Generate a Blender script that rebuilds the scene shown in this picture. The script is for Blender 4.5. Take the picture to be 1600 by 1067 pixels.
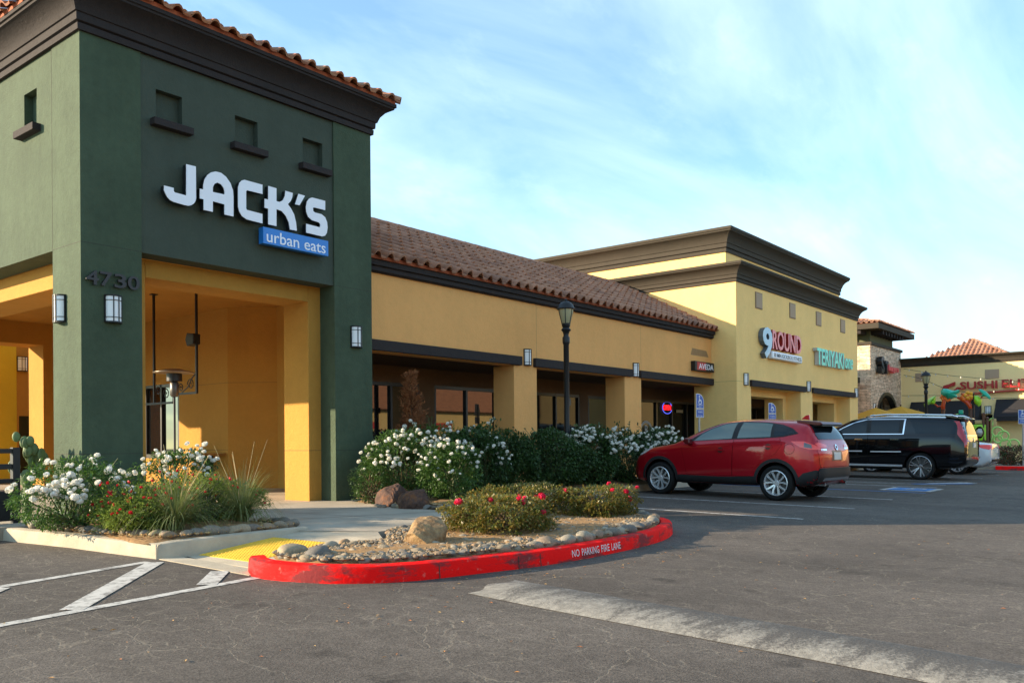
import bpy, bmesh, math, random
import numpy as np
from mathutils import Vector, Matrix
from mathutils.bvhtree import BVHTree

for _o in list(bpy.data.objects):
    bpy.data.objects.remove(_o)
S = bpy.context.scene
COL = S.collection
PI = math.pi
R_ = math.radians
random.seed(7)
rng = np.random.default_rng(7)

# ------------------------------------------------------------------ camera, sky, sun, exposure
F_, TH, HP, RO, PT = 1355.6, 0.676014, 686.65, -0.0086781, 0.00404678
_d = Vector((math.cos(TH), math.sin(TH), 0)); _r = Vector((math.sin(TH), -math.cos(TH), 0)); _k = Vector((0, 0, 1))
CD = _d*math.cos(PT) + _k*math.sin(PT); _k2 = _k*math.cos(PT) - _d*math.sin(PT)
CR = _r*math.cos(RO) + _k2*math.sin(RO); CU = _k2*math.cos(RO) - _r*math.sin(RO)
CAM = Vector((0, 0, 1.3))
cam = bpy.data.cameras.new('camera'); cam_o = bpy.data.objects.new('camera', cam); COL.objects.link(cam_o)
m3 = Matrix((CR, CU, -CD)).transposed()
cam_o.matrix_world = Matrix.Translation(CAM) @ m3.to_4x4()
cam.sensor_width = 36; cam.lens = F_/1600*36; cam.shift_y = (HP-533.5)/1600; cam.clip_end = 2000
S.camera = cam_o

SUN_AZ = Vector((-0.70, 0.714)); SUN_EL = R_(17.5)
SUN_DIR = Vector((SUN_AZ.x*math.cos(SUN_EL), SUN_AZ.y*math.cos(SUN_EL), math.sin(SUN_EL))).normalized()
W = bpy.data.worlds.new('World'); S.world = W; W.use_nodes = True
wn, wl = W.node_tree.nodes, W.node_tree.links
bg = wn['Background']
def N(nodes, t, **kw):
    n = nodes.new(t)
    for k, v in kw.items():
        setattr(n, k, v)
    return n
sky = N(wn, 'ShaderNodeTexSky'); sky.sky_type = 'NISHITA'; sky.sun_disc = False
sky.sun_elevation = SUN_EL; sky.sun_rotation = math.atan2(SUN_AZ.x, SUN_AZ.y)
sky.air_density = 1.0; sky.dust_density = 0.7; sky.ozone_density = 1.6
tc = N(wn, 'ShaderNodeTexCoord'); sp = N(wn, 'ShaderNodeSeparateXYZ'); wl.new(tc.outputs['Generated'], sp.inputs[0])
def wmath(op, a, b=None, clamp=False):
    n = N(wn, 'ShaderNodeMath', operation=op); n.use_clamp = clamp
    for i, v in enumerate((a, b)):
        if v is None: continue
        if isinstance(v, (int, float)): n.inputs[i].default_value = v
        else: wl.new(v, n.inputs[i])
    return n.outputs[0]
zz = wmath('ADD', wmath('MAXIMUM', sp.outputs[2], 0.0), 0.22)
cb = N(wn, 'ShaderNodeCombineXYZ'); wl.new(wmath('DIVIDE', sp.outputs[0], zz), cb.inputs[0]); wl.new(wmath('DIVIDE', sp.outputs[1], zz), cb.inputs[1])
mp = N(wn, 'ShaderNodeMapping'); mp.inputs['Rotation'].default_value = (0, 0, R_(-62)); mp.inputs['Scale'].default_value = (0.75, 2.1, 1); mp.inputs['Location'].default_value = (0.35, 0.2, 0)
wl.new(cb.outputs[0], mp.inputs[0])
nz = N(wn, 'ShaderNodeTexNoise'); nz.inputs['Scale'].default_value = 1.0; nz.inputs['Detail'].default_value = 9; nz.inputs['Roughness'].default_value = 0.55; nz.inputs['Distortion'].default_value = 0.7
wl.new(mp.outputs[0], nz.inputs['Vector'])
rp = N(wn, 'ShaderNodeValToRGB'); rp.color_ramp.elements[0].position = 0.40; rp.color_ramp.elements[1].position = 0.74
wl.new(nz.outputs[0], rp.inputs[0])
mp2 = N(wn, 'ShaderNodeMapping'); mp2.inputs['Scale'].default_value = (1.5, 2.6, 1); mp2.inputs['Rotation'].default_value = (0, 0, R_(-50))
wl.new(cb.outputs[0], mp2.inputs[0])
nz2 = N(wn, 'ShaderNodeTexNoise'); nz2.inputs['Scale'].default_value = 2.2; nz2.inputs['Detail'].default_value = 7; nz2.inputs['Roughness'].default_value = 0.62
wl.new(mp2.outputs[0], nz2.inputs['Vector'])
rp2 = N(wn, 'ShaderNodeValToRGB'); rp2.color_ramp.elements[0].position = 0.56; rp2.color_ramp.elements[1].position = 0.8
wl.new(nz2.outputs[0], rp2.inputs[0])
hz = wmath('MULTIPLY', wmath('POWER', wmath('SUBTRACT', 1.0, wmath('MULTIPLY', wmath('MAXIMUM', sp.outputs[2], 0.0), 1.75), True), 2.2), 0.17)
cl = wmath('ADD', wmath('ADD', wmath('ADD', wmath('MULTIPLY', rp.outputs[0], 0.50), wmath('MULTIPLY', rp2.outputs[0], 0.18)), hz), 0.14, True)
mx = N(wn, 'ShaderNodeMix', data_type='RGBA'); wl.new(cl, mx.inputs[0])
hs = N(wn, 'ShaderNodeHueSaturation'); hs.inputs['Saturation'].default_value = 1.0; hs.inputs['Value'].default_value = 1.0
wl.new(sky.outputs[0], hs.inputs['Color']); tint = N(wn, 'ShaderNodeMix', data_type='RGBA', blend_type='MULTIPLY'); tint.inputs[0].default_value = 1; tint.inputs[7].default_value = (0.75, 1.11, 1.22, 1)
wl.new(hs.outputs[0], tint.inputs[6]); wl.new(tint.outputs[2], mx.inputs[6]); mx.inputs[7].default_value = (4.55, 5.7, 6.4, 1)
wl.new(mx.outputs[2], bg.inputs[0]); bg.inputs[1].default_value = 0.112

sl = bpy.data.lights.new('sun', 'SUN'); sl.energy = 5.0; sl.angle = R_(0.53); sl.color = (1.0, 0.80, 0.56)
so = bpy.data.objects.new('sun', sl); COL.objects.link(so); so.rotation_euler = SUN_DIR.to_track_quat('Z', 'Y').to_euler()
S.view_settings.view_transform = 'Standard'; S.view_settings.look = 'None'; S.view_settings.exposure = 1.28; S.view_settings.gamma = 1.0
S.cycles.max_bounces = 8; S.cycles.diffuse_bounces = 4; S.cycles.glossy_bounces = 3; S.cycles.transparent_max_bounces = 6
S.cycles.use_denoising = True; S.cycles.sample_clamp_indirect = 6

# measured from the photograph: where the ray through a pixel meets a plane of the place
def ray(px, py): return CD*F_ + CR*(px-800) + CU*(HP-py)
def at_y(px, py, y): v = ray(px, py); return CAM + v*(y/v.y)
def at_x(px, py, x): v = ray(px, py); return CAM + v*(x/v.x)
SLOPE = 0.017
def gz(y): return SLOPE*max(-60.0, min(y, 10.0))
def at_g(px, py, off=0.0):
    v = ray(px, py); return CAM + v*((-1.3+off)/(v.z-SLOPE*v.y))

# ------------------------------------------------------------------ materials
MATS = {}
def lin(r, g, b):
    f = lambda c: (c/255/12.92) if c/255 <= .04045 else ((c/255+.055)/1.055)**2.4
    return (f(r), f(g), f(b), 1)
def mat(name, col, rough=0.6, metal=0.0, spec=0.5, coat=0.0, emit=None, es=0.0, ior=None, noise=None, bump=None, alpha=None):
    """noise=(scale, amount, detail): value variation; bump=(scale, strength, detail)"""
    if name in MATS: return MATS[name]
    m = bpy.data.materials.new(name); m.use_nodes = True; MATS[name] = m
    n, l = m.node_tree.nodes, m.node_tree.links
    b = n['Principled BSDF']
    c = col if len(col) == 4 else (*col, 1)
    b.inputs['Base Color'].default_value = c; b.inputs['Roughness'].default_value = rough; b.inputs['Metallic'].default_value = metal
    b.inputs['Specular IOR Level'].default_value = spec; b.inputs['Coat Weight'].default_value = coat; b.inputs['Coat Roughness'].default_value = 0.03
    if ior: b.inputs['IOR'].default_value = ior
    if emit: b.inputs['Emission Color'].default_value = (*emit, 1); b.inputs['Emission Strength'].default_value = es
    if noise or bump:
        t = N(n, 'ShaderNodeTexCoord')
    if noise:
        a = N(n, 'ShaderNodeTexNoise'); a.inputs['Scale'].default_value = noise[0]; a.inputs['Detail'].default_value = noise[2] if len(noise) > 2 else 4
        a.inputs['Roughness'].default_value = 0.6
        l.new(t.outputs['Object'], a.inputs['Vector'])
        r = N(n, 'ShaderNodeMapRange'); r.inputs[1].default_value = 0.3; r.inputs[2].default_value = 0.7; r.inputs[3].default_value = 1-noise[1]; r.inputs[4].default_value = 1+noise[1]
        l.new(a.outputs[0], r.inputs[0])
        h = N(n, 'ShaderNodeHueSaturation'); h.inputs['Color'].default_value = c; l.new(r.outputs[0], h.inputs['Value']); l.new(h.outputs[0], b.inputs['Base Color'])
    if bump:
        a = N(n, 'ShaderNodeTexNoise'); a.inputs['Scale'].default_value = bump[0]; a.inputs['Detail'].default_value = bump[2] if len(bump) > 2 else 6; a.inputs['Roughness'].default_value = .65
        l.new(t.outputs['Object'], a.inputs['Vector'])
        k = N(n, 'ShaderNodeBump'); k.inputs['Strength'].default_value = bump[1]; k.inputs['Distance'].default_value = 0.02
        l.new(a.outputs[0], k.inputs['Height']); l.new(k.outputs[0], b.inputs['Normal'])
    return m
def stucco(name, col, var=0.10):
    """painted trowelled stucco: blotches, faint streaks down the wall and a fine bump"""
    if name in MATS: return MATS[name]
    m = mat(name, col, rough=0.85, spec=0.25)
    n, l = m.node_tree.nodes, m.node_tree.links; b = n['Principled BSDF']; t = N(n, 'ShaderNodeTexCoord')
    def nz_(scale, det, stretch=None):
        a = N(n, 'ShaderNodeTexNoise'); a.inputs['Scale'].default_value = scale; a.inputs['Detail'].default_value = det; a.inputs['Roughness'].default_value = .65
        if stretch:
            q = N(n, 'ShaderNodeMapping'); q.inputs['Scale'].default_value = stretch; l.new(t.outputs['Object'], q.inputs[0]); l.new(q.outputs[0], a.inputs['Vector'])
        else: l.new(t.outputs['Object'], a.inputs['Vector'])
        return a.outputs[0]
    def mm(op, a, b_):
        q = N(n, 'ShaderNodeMath', operation=op)
        for i, v in enumerate((a, b_)):
            if isinstance(v, (int, float)): q.inputs[i].default_value = v
            else: l.new(v, q.inputs[i])
        return q.outputs[0]
    s = mm('ADD', mm('MULTIPLY', nz_(1.3, 5), 1.0), mm('ADD', mm('MULTIPLY', nz_(9, 6), 0.7), mm('MULTIPLY', nz_(2.2, 4, (1, 1, 0.12)), 0.7)))
    r = N(n, 'ShaderNodeMapRange'); r.inputs[1].default_value = 0.75; r.inputs[2].default_value = 1.65; r.inputs[3].default_value = 1-var; r.inputs[4].default_value = 1+var
    l.new(s, r.inputs[0])
    h = N(n, 'ShaderNodeHueSaturation'); h.inputs['Color'].default_value = (*col[:3], 1); l.new(r.outputs[0], h.inputs['Value']); l.new(h.outputs[0], b.inputs['Base Color'])
    k = N(n, 'ShaderNodeBump'); k.inputs['Strength'].default_value = 0.55; k.inputs['Distance'].default_value = 0.014
    l.new(mm('ADD', nz_(38, 5), mm('MULTIPLY', nz_(8, 4), 1.2)), k.inputs['Height']); l.new(k.outputs[0], b.inputs['Normal'])
    return m
def island_random(name, cols, rough=0.7, spec=0.3, bump=None, transl=0.0, objrand=False, noise=None):
    """each loose piece of the mesh (tile, leaf, petal) takes its own colour from the ramp"""
    if name in MATS: return MATS[name]
    m = mat(name, cols[0], rough=rough, spec=spec, bump=bump)
    n, l = m.node_tree.nodes, m.node_tree.links; b = n['Principled BSDF']
    if objrand: src = N(n, 'ShaderNodeObjectInfo').outputs['Random']
    else: src = N(n, 'ShaderNodeNewGeometry').outputs['Random Per Island']
    rp = N(n, 'ShaderNodeValToRGB'); e = rp.color_ramp.elements
    for i, c in enumerate(cols):
        p = i/max(1, len(cols)-1)
        if i < 2: e[i].position = p; e[i].color = (*c[:3], 1)
        else: e.new(p).color = (*c[:3], 1)
    if len(cols) > 2: pass
    l.new(src, rp.inputs[0]); out = rp.outputs[0]
    if noise:
        t = N(n, 'ShaderNodeTexCoord'); a = N(n, 'ShaderNodeTexNoise'); a.inputs['Scale'].default_value = noise[0]; a.inputs['Detail'].default_value = 6
        l.new(t.outputs['Object'], a.inputs['Vector'])
        r = N(n, 'ShaderNodeMapRange'); r.inputs[1].default_value = 0.3; r.inputs[2].default_value = 0.7; r.inputs[3].default_value = 1-noise[1]; r.inputs[4].default_value = 1+noise[1]
        l.new(a.outputs[0], r.inputs[0]); h = N(n, 'ShaderNodeHueSaturation'); l.new(out, h.inputs['Color']); l.new(r.outputs[0], h.inputs['Value']); out = h.outputs[0]
    l.new(out, b.inputs['Base Color'])
    if transl:
        tr = N(n, 'ShaderNodeBsdfTranslucent'); l.new(out, tr.inputs[0])
        ms = N(n, 'ShaderNodeMixShader'); ms.inputs[0].default_value = transl
        l.new(b.outputs[0], ms.inputs[1]); l.new(tr.outputs[0], ms.inputs[2]); l.new(ms.outputs[0], n['Material Output'].inputs[0])
    return m

# ------------------------------------------------------------------ mesh collector
class MB:
    def __init__(s): s.v = []; s.f = []; s.mi = []
    def add(s, vs, fs, mi=0):
        o = len(s.v); s.v.extend([tuple(q) for q in vs]); s.f.extend([tuple(i+o for i in f) for f in fs]); s.mi.extend([mi]*len(fs)); return s
    def box(s, x0, x1, y0, y1, z0, z1, mi=0):
        v = [(x, y, z) for z in (z0, z1) for y in (y0, y1) for x in (x0, x1)]
        return s.add(v, [(0, 2, 3, 1), (4, 5, 7, 6), (0, 1, 5, 4), (2, 6, 7, 3), (0, 4, 6, 2), (1, 3, 7, 5)], mi)
    def quad(s, a, b, c, d, mi=0): return s.add([a, b, c, d], [(0, 1, 2, 3)], mi)
    def grid(s, rows, closed=False, mi=0):
        n = len(rows[0]); vs = [p for r in rows for p in r]; fs = []
        for i in range(len(rows)-1):
            for j in range(n if closed else n-1):
                k = (j+1) % n; fs.append((i*n+j, i*n+k, (i+1)*n+k, (i+1)*n+j))
        return s.add(vs, fs, mi)
    def tube(s, pts, r, n=8, mi=0, cap=True):
        pts = [Vector(p) for p in pts]; rs = r if isinstance(r, (list, tuple)) else [r]*len(pts); rows = []
        for i, p in enumerate(pts):
            t = (pts[min(i+1, len(pts)-1)]-pts[max(i-1, 0)]).normalized()
            a = t.cross(Vector((0, 0, 1)));  a = a if a.length > 1e-3 else t.cross(Vector((1, 0, 0))); a.normalize(); b = t.cross(a)
            rows.append([p+(a*math.cos(2*PI*j/n)+b*math.sin(2*PI*j/n))*rs[i] for j in range(n)])
        o = len(s.v); s.grid(rows, True, mi)
        if cap:
            s.f.append(tuple(o+j for j in range(n))); s.mi.append(mi)
            e = o+(len(pts)-1)*n; s.f.append(tuple(e+n-1-j for j in range(n))); s.mi.append(mi)
        return s
    def lathe(s, prof, c=(0, 0, 0), n=24, axis='z', mi=0, a0=0.0, a1=2*PI):
        """prof = [(radius, along axis)]"""
        full = abs(a1-a0-2*PI) < 1e-6; rows = []; m = n if full else n+1
        for r, h in prof:
            row = []
            for j in range(m):
                a = a0+(a1-a0)*j/n; ca, sa = math.cos(a)*r, math.sin(a)*r
                row.append({'z': (c[0]+ca, c[1]+sa, c[2]+h), 'x': (c[0]+h, c[1]+ca, c[2]+sa), 'y': (c[0]+ca, c[1]+h, c[2]+sa)}[axis])
            rows.append(row)
        return s.grid(rows, full, mi)
    def prism(s, poly, f0, f1, mi=0, caps=True):
        """poly 2D; f0, f1 map a 2D point to the near and far 3D points"""
        n = len(poly); vs = [f0(*p) for p in poly]+[f1(*p) for p in poly]
        fs = [(i, (i+1) % n, n+(i+1) % n, n+i) for i in range(n)]
        if caps: fs += [tuple(range(n-1, -1, -1)), tuple(range(n, 2*n))]
        return s.add(vs, fs, mi)
    def build(s, name, mats, parent=None, smooth=False, world=False, bevel=0.0, normals=True, autosm=None):
        me = bpy.data.meshes.new(name)
        vs = s.v
        if world and parent is not None:
            ox, oy, oz = parent.location; vs = [(a-ox, b-oy, c-oz) for a, b, c in s.v]
        me.from_pydata(vs, [], s.f)
        for m in (mats if isinstance(mats, (list, tuple)) else [mats]): me.materials.append(m)
        me.polygons.foreach_set('material_index', s.mi)
        if normals or bevel:
            bm = bmesh.new(); bm.from_mesh(me)
            if normals: bmesh.ops.recalc_face_normals(bm, faces=bm.faces)
            if bevel:
                es = [e for e in bm.edges if len(e.link_faces) == 2 and e.calc_face_angle(0) > 0.6]
                bmesh.ops.bevel(bm, geom=es, offset=bevel, segments=2, profile=0.5, affect='EDGES', clamp_overlap=True)
            bm.to_mesh(me); bm.free()
        if smooth: me.polygons.foreach_set('use_smooth', [True]*len(me.polygons))
        if autosm: me.set_sharp_from_angle(angle=R_(autosm))
        me.update()
        o = bpy.data.objects.new(name, me); COL.objects.link(o)
        if parent is not None: o.parent = parent
        return o
def tag(o, label=None, cat=None, group=None, kind=None):
    if label: o['label'] = label
    if cat: o['category'] = cat
    if group: o['group'] = group
    if kind: o['kind'] = kind
    return o
def thing(name, label, cat, loc=(0, 0, 0), rz=0.0, group=None):
    o = bpy.data.objects.new(name, None); o.empty_display_size = 0.2; COL.objects.link(o); o.location = loc; o.rotation_euler = (0, 0, rz)
    return tag(o, label, cat, group)
def copy_tree(o, parent=None):
    c = o.copy(); COL.objects.link(c)
    if parent is not None: c.parent = parent
    for ch in o.children: copy_tree(ch, c)
    return c
def mesh_from(vs, fs, name, mats, parent=None, smooth=False, mi=None):
    me = bpy.data.meshes.new(name); me.from_pydata(vs.tolist() if hasattr(vs, 'tolist') else vs, [], fs.tolist() if hasattr(fs, 'tolist') else fs)
    for m in (mats if isinstance(mats, (list, tuple)) else [mats]): me.materials.append(m)
    if mi is not None: me.polygons.foreach_set('material_index', mi)
    if smooth: me.polygons.foreach_set('use_smooth', [True]*len(me.polygons))
    me.update(); o = bpy.data.objects.new(name, me); COL.objects.link(o)
    if parent is not None: o.parent = parent
    return o
def text_bm(body, size=1.0, depth=0.0, offset=0.0, shear=0.0, spacing=1.0):
    """text as (verts, faces): x along the line from 0, y up, z = depth toward the reader"""
    cu = bpy.data.curves.new('t', 'FONT'); cu.body = body; cu.size = size; cu.extrude = depth/2; cu.offset = offset; cu.shear = shear; cu.space_character = spacing; cu.resolution_u = 3
    o = bpy.data.objects.new('t', cu); COL.objects.link(o)
    dg = bpy.context.evaluated_depsgraph_get(); me = bpy.data.meshes.new_from_object(o.evaluated_get(dg))
    vs = [tuple(v.co) for v in me.vertices]; fs = [tuple(p.vertices) for p in me.polygons]
    bpy.data.objects.remove(o); bpy.data.curves.remove(cu); bpy.data.meshes.remove(me)
    return vs, fs
def text_fit(mb, body, w, h, fmap, depth=0.0, offset=0.0, mi=0, shear=0.0, spacing=1.0):
    """text stretched into a w x h box and mapped by fmap(x, y, z)"""
    vs, fs = text_bm(body, 1.0, depth, offset, shear, spacing)
    x0 = min(v[0] for v in vs); x1 = max(v[0] for v in vs); y0 = min(v[1] for v in vs); y1 = max(v[1] for v in vs)
    mb.add([fmap((v[0]-x0)/(x1-x0)*w, (v[1]-y0)/(y1-y0)*h, v[2]) for v in vs], fs, mi)
def catmull(P, n=8, closed=False):
    P = [Vector(p) for p in P]; out = []; m = len(P); rngs = range(m if closed else m-1)
    for i in rngs:
        g = (lambda k: P[k % m]) if closed else (lambda k: P[max(0, min(m-1, k))])
        a, b, c, d = g(i-1), g(i), g(i+1), g(i+2)
        for j in range(n):
            t = j/n; out.append(0.5*((2*b)+(c-a)*t+(2*a-5*b+4*c-d)*t*t+(3*b-a-3*c+d)*t**3))
    if not closed: out.append(P[-1])
    return out

M_GREEN = stucco('green_stucco', (0.058, 0.083, 0.050), 0.30)
M_GREEN2 = stucco('warm_lit_green_stucco', (0.060, 0.075, 0.056), 0.16)  # browner tone puts the warm light on the middle panel into the colour
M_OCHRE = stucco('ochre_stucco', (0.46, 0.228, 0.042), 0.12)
M_TAN = stucco('tan_stucco', (0.83, 0.41, 0.135), 0.09)
M_YEL = stucco('yellow_stucco', (0.97, 0.625, 0.23), 0.08)
M_TRIM = stucco('dark_brown_trim', (0.034, 0.027, 0.026), 0.16)
M_TRIM2 = stucco('umber_trim', (0.058, 0.047, 0.034), 0.14)
M_JOINT = mat('score_joint', (0.04, 0.035, 0.028), 0.9)
M_BLACK = mat('black_metal', (0.012, 0.012, 0.013), 0.45, spec=0.4)
M_DARK = mat('dark_interior', (0.012, 0.010, 0.009), 0.9, spec=0.1)
M_GLASSD = mat('shop_glass', (0.006, 0.007, 0.008), 0.02, ior=1.9, spec=0.6)
M_GLASSK = mat('dim_shop_glass', (0.010, 0.011, 0.009), 0.03, ior=1.3, spec=0.3)
M_FRAME = mat('bronze_frame', (0.015, 0.013, 0.012), 0.4)
M_CONC = mat('pale_concrete', (0.42, 0.36, 0.27), 0.9, spec=0.2, noise=(3.5, 0.16, 7), bump=(60, 0.25, 6))
M_WALK = mat('walk_concrete', (0.38, 0.33, 0.26), 0.9, spec=0.2, noise=(1.6, 0.2, 8), bump=(80, 0.2, 6))
M_TILE = island_random('clay_tile', [(0.27, 0.125, 0.075), (0.37, 0.175, 0.10), (0.33, 0.155, 0.095), (0.41, 0.20, 0.12), (0.24, 0.12, 0.08)], 0.85, bump=(60, 0.2, 4), noise=(7, 0.22))
M_TILE2 = island_random('orange_clay_tile', [(0.30, 0.095, 0.04), (0.40, 0.16, 0.075), (0.38, 0.20, 0.12), (0.26, 0.08, 0.04)], 0.85, bump=(60, 0.2, 4), noise=(7, 0.2))
M_TILE3 = island_random('faded_clay_tile', [(0.36, 0.17, 0.10), (0.46, 0.25, 0.16), (0.42, 0.23, 0.16), (0.32, 0.15, 0.09)], 0.85, bump=(60, 0.2, 4), noise=(7, 0.2))
M_CLAYRED = mat('clay_closure', (0.36, 0.085, 0.03), 0.85, noise=(14, 0.25, 4))
M_WHITEGL = mat('opal_glass', (0.86, 0.86, 0.86), 0.25, spec=0.5)
M_SIGNW = mat('white_acrylic', (0.88, 0.86, 0.90), 0.3)
M_WHITEP = mat('white_plastic', (0.8, 0.8, 0.8), 0.35)

# ------------------------------------------------------------------ ground
def asphalt():
    m = mat('asphalt', (0.07, 0.066, 0.064), 0.9, spec=0.2); n, l = m.node_tree.nodes, m.node_tree.links; b = n['Principled BSDF']; t = N(n, 'ShaderNodeTexCoord')
    def nz_(scale, det, rough=.6, src=None):
        a = N(n, 'ShaderNodeTexNoise'); a.inputs['Scale'].default_value = scale; a.inputs['Detail'].default_value = det; a.inputs['Roughness'].default_value = rough
        l.new(src or t.outputs['Object'], a.inputs['Vector']); return a
    def rng_(x, a, b_, c, d):
        r = N(n, 'ShaderNodeMapRange'); r.inputs[1].default_value = a; r.inputs[2].default_value = b_; r.inputs[3].default_value = c; r.inputs[4].default_value = d; l.new(x, r.inputs[0]); return r.outputs[0]
    def mm(op, a, b_):
        q = N(n, 'ShaderNodeMath', operation=op)
        for i, v in enumerate((a, b_)):
            if isinstance(v, (int, float)): q.inputs[i].default_value = v
            else: l.new(v, q.inputs[i])
        return q.outputs[0]
    dn = nz_(1.1, 5); mixv = N(n, 'ShaderNodeMix', data_type='VECTOR'); mixv.inputs[0].default_value = 0.35
    l.new(t.outputs['Object'], mixv.inputs[4]); l.new(dn.outputs['Color'], mixv.inputs[5])
    def crack(scale, w, stretch):
        q = N(n, 'ShaderNodeMapping'); q.inputs['Scale'].default_value = stretch; l.new(mixv.outputs[1], q.inputs[0])
        v = N(n, 'ShaderNodeTexVoronoi', feature='DISTANCE_TO_EDGE'); v.inputs['Scale'].default_value = scale; l.new(q.outputs[0], v.inputs['Vector'])
        return rng_(v.outputs['Distance'], 0.0, w, 1.0, 0.0)
    c1 = mm('MULTIPLY', crack(1.6, 0.009, (1, 1, 1)), rng_(nz_(0.5, 3).outputs[0], 0.36, 0.52, 0.1, 1))
    c2 = mm('MULTIPLY', crack(4.8, 0.026, (1.8, 0.7, 1)), rng_(nz_(0.42, 4).outputs[0], 0.40, 0.56, 0.05, 0.9))
    cr = mm('MAXIMUM', c1, c2)
    cr = mm('MULTIPLY', cr, rng_(nz_(30, 3).outputs[0], 0.35, 0.6, 0.1, 1.0))
    stain = rng_(nz_(1.7, 7, .7).outputs[0], 0.58, 0.70, 1.0, 0.55)
    base = mm('MULTIPLY', rng_(nz_(0.22, 5).outputs[0], 0.3, 0.7, 0.68, 1.34), rng_(nz_(7, 6).outputs[0], 0.3, 0.7, 0.88, 1.12))
    agg = N(n, 'ShaderNodeTexVoronoi'); agg.inputs['Scale'].default_value = 95; l.new(t.outputs['Object'], agg.inputs['Vector'])
    qm = N(n, 'ShaderNodeMapping'); qm.inputs['Scale'].default_value = (1.0, 0.12, 1); l.new(t.outputs['Object'], qm.inputs[0])
    base = mm('MULTIPLY', base, rng_(nz_(0.75, 6, .6, qm.outputs[0]).outputs[0], 0.32, 0.68, 0.84, 1.16))      # wheel lanes worn along the drive
    base = mm('MULTIPLY', mm('MULTIPLY', base, stain), rng_(agg.outputs['Color'], 0, 1, 0.6, 1.45))
    h = N(n, 'ShaderNodeHueSaturation'); h.inputs['Color'].default_value = (0.093, 0.079, 0.067, 1); l.new(base, h.inputs['Value'])
    mc = N(n, 'ShaderNodeMix', data_type='RGBA'); l.new(mm('MULTIPLY', cr, 0.52), mc.inputs[0]); l.new(h.outputs[0], mc.inputs[6]); mc.inputs[7].default_value = (0.30, 0.26, 0.20, 1)
    l.new(mc.outputs[2], b.inputs['Base Color'])
    k = N(n, 'ShaderNodeBump'); k.inputs['Strength'].default_value = 0.40; k.inputs['Distance'].default_value = 0.007
    l.new(mm('SUBTRACT', mm('ADD', mm('MULTIPLY', agg.outputs['Distance'], .5), nz_(130, 5, .75).outputs[0]), mm('MULTIPLY', cr, 0.8)), k.inputs['Height']); l.new(k.outputs[0], b.inputs['Normal'])
    return m
M_ASPH = asphalt()
g = MB(); ys = [-300, -60, -30, -10, 0, 10, 30, 300]; xs = [-200, -20, 0, 20, 60, 300]
g.grid([[(x, y, gz(y)) for x in xs] for y in ys])
tag(g.build('parking_lot', M_ASPH), kind='structure')

def paint(name, col, wear=0.45, scale=9.0):
    m = mat(name, col, 0.8, spec=0.2); n, l = m.node_tree.nodes, m.node_tree.links; b = n['Principled BSDF']; t = N(n, 'ShaderNodeTexCoord')
    a = N(n, 'ShaderNodeTexNoise'); a.inputs['Scale'].default_value = scale; a.inputs['Detail'].default_value = 10; a.inputs['Roughness'].default_value = 0.75; l.new(t.outputs['Object'], a.inputs['Vector'])
    r = N(n, 'ShaderNodeMapRange'); r.inputs[1].default_value = wear-0.12; r.inputs[2].default_value = wear+0.06; l.new(a.outputs[0], r.inputs[0])
    mc = N(n, 'ShaderNodeMix', data_type='RGBA'); l.new(r.outputs[0], mc.inputs[0]); mc.inputs[6].default_value = (0.12, 0.11, 0.10, 1); mc.inputs[7].default_value = (*col, 1); l.new(mc.outputs[2], b.inputs['Base Color'])
    return m
M_LINE = paint('white_line_paint', (0.50, 0.48, 0.44), 0.47)
M_BLUEP = paint('blue_line_paint', (0.05, 0.19, 0.45), 0.40)
def stripe(mb, a, b, w, up=0.004, mi=0, n=1):
    a = Vector((a[0], a[1], 0)); b = Vector((b[0], b[1], 0)); t = (b-a).normalized(); s = Vector((-t.y, t.x, 0))*w/2
    ps = [a-s, b-s, b+s, a+s]; mb.add([(p.x, p.y, gz(p.y)+up) for p in ps], [(0, 1, 2, 3)], mi)
lines = MB()
for x, y0, y1 in ((13.3, 4.9, 9.4), (15.8, 4.9, 9.7), (18.55, 5.0, 10.0), (23.6, 5.3, 10), (25.0, 5.4, 10), (27.0, 5.4, 10), (29.75, 5.4, 10), (32.5, 5.4, 10), (35.2, 5.4, 10)):
    stripe(lines, (x, y0), (x, y1), 0.10)
tag(lines.build('stall_lines', M_LINE), kind='structure')
acc = MB()
stripe(acc, (2.2, 6.30), (4.63, 6.66), 0.105); stripe(acc, (0.2, 6.0), (2.2, 6.30), 0.105)
stripe(acc, (2.85, 7.86), (4.5, 8.30), 0.105); stripe(acc, (1.0, 7.38), (2.85, 7.86), 0.105)
stripe(acc, (2.92, 6.47), (4.52, 8.20), 0.17, 0.006)
stripe(acc, (4.13, 6.66), (4.62, 7.22), 0.17, 0.006)
stripe(acc, (1.55, 6.27), (2.95, 7.83), 0.17, 0.006)
tag(acc.build('access_aisle_markings', M_LINE), kind='structure')
bl = MB(); stripe(bl, (21.2, 5.0), (21.2, 10), 0.1); stripe(bl, (26.2, 5.0), (24.9, 6.2), 0.22, 0.008)
for cx, cy in ((22.4, 5.6),):
    bl.add([(cx+a, cy+b, gz(cy+b)+0.009) for a, b in ((-.55, -.45), (.55, -.45), (.55, .45), (-.55, .45))], [(0, 1, 2, 3)])
tag(bl.build('blue_stall_markings', M_BLUEP), kind='structure')
wm = MB(); cx, cy = 22.4, 5.6
wm.add([(cx+a, cy+b, gz(cy+b)+0.005) for a, b in ((-.68, -.58), (.68, -.58), (.68, .58), (-.68, .58))], [(0, 1, 2, 3)])
wm.lathe([(0.16, 0), (0.24, 0)], (cx, cy-0.1, gz(cy)+0.015), 20); wm.box(cx-.05, cx+.05, cy-.05, cy+.22, gz(cy)+.014, gz(cy)+.016)
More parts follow.
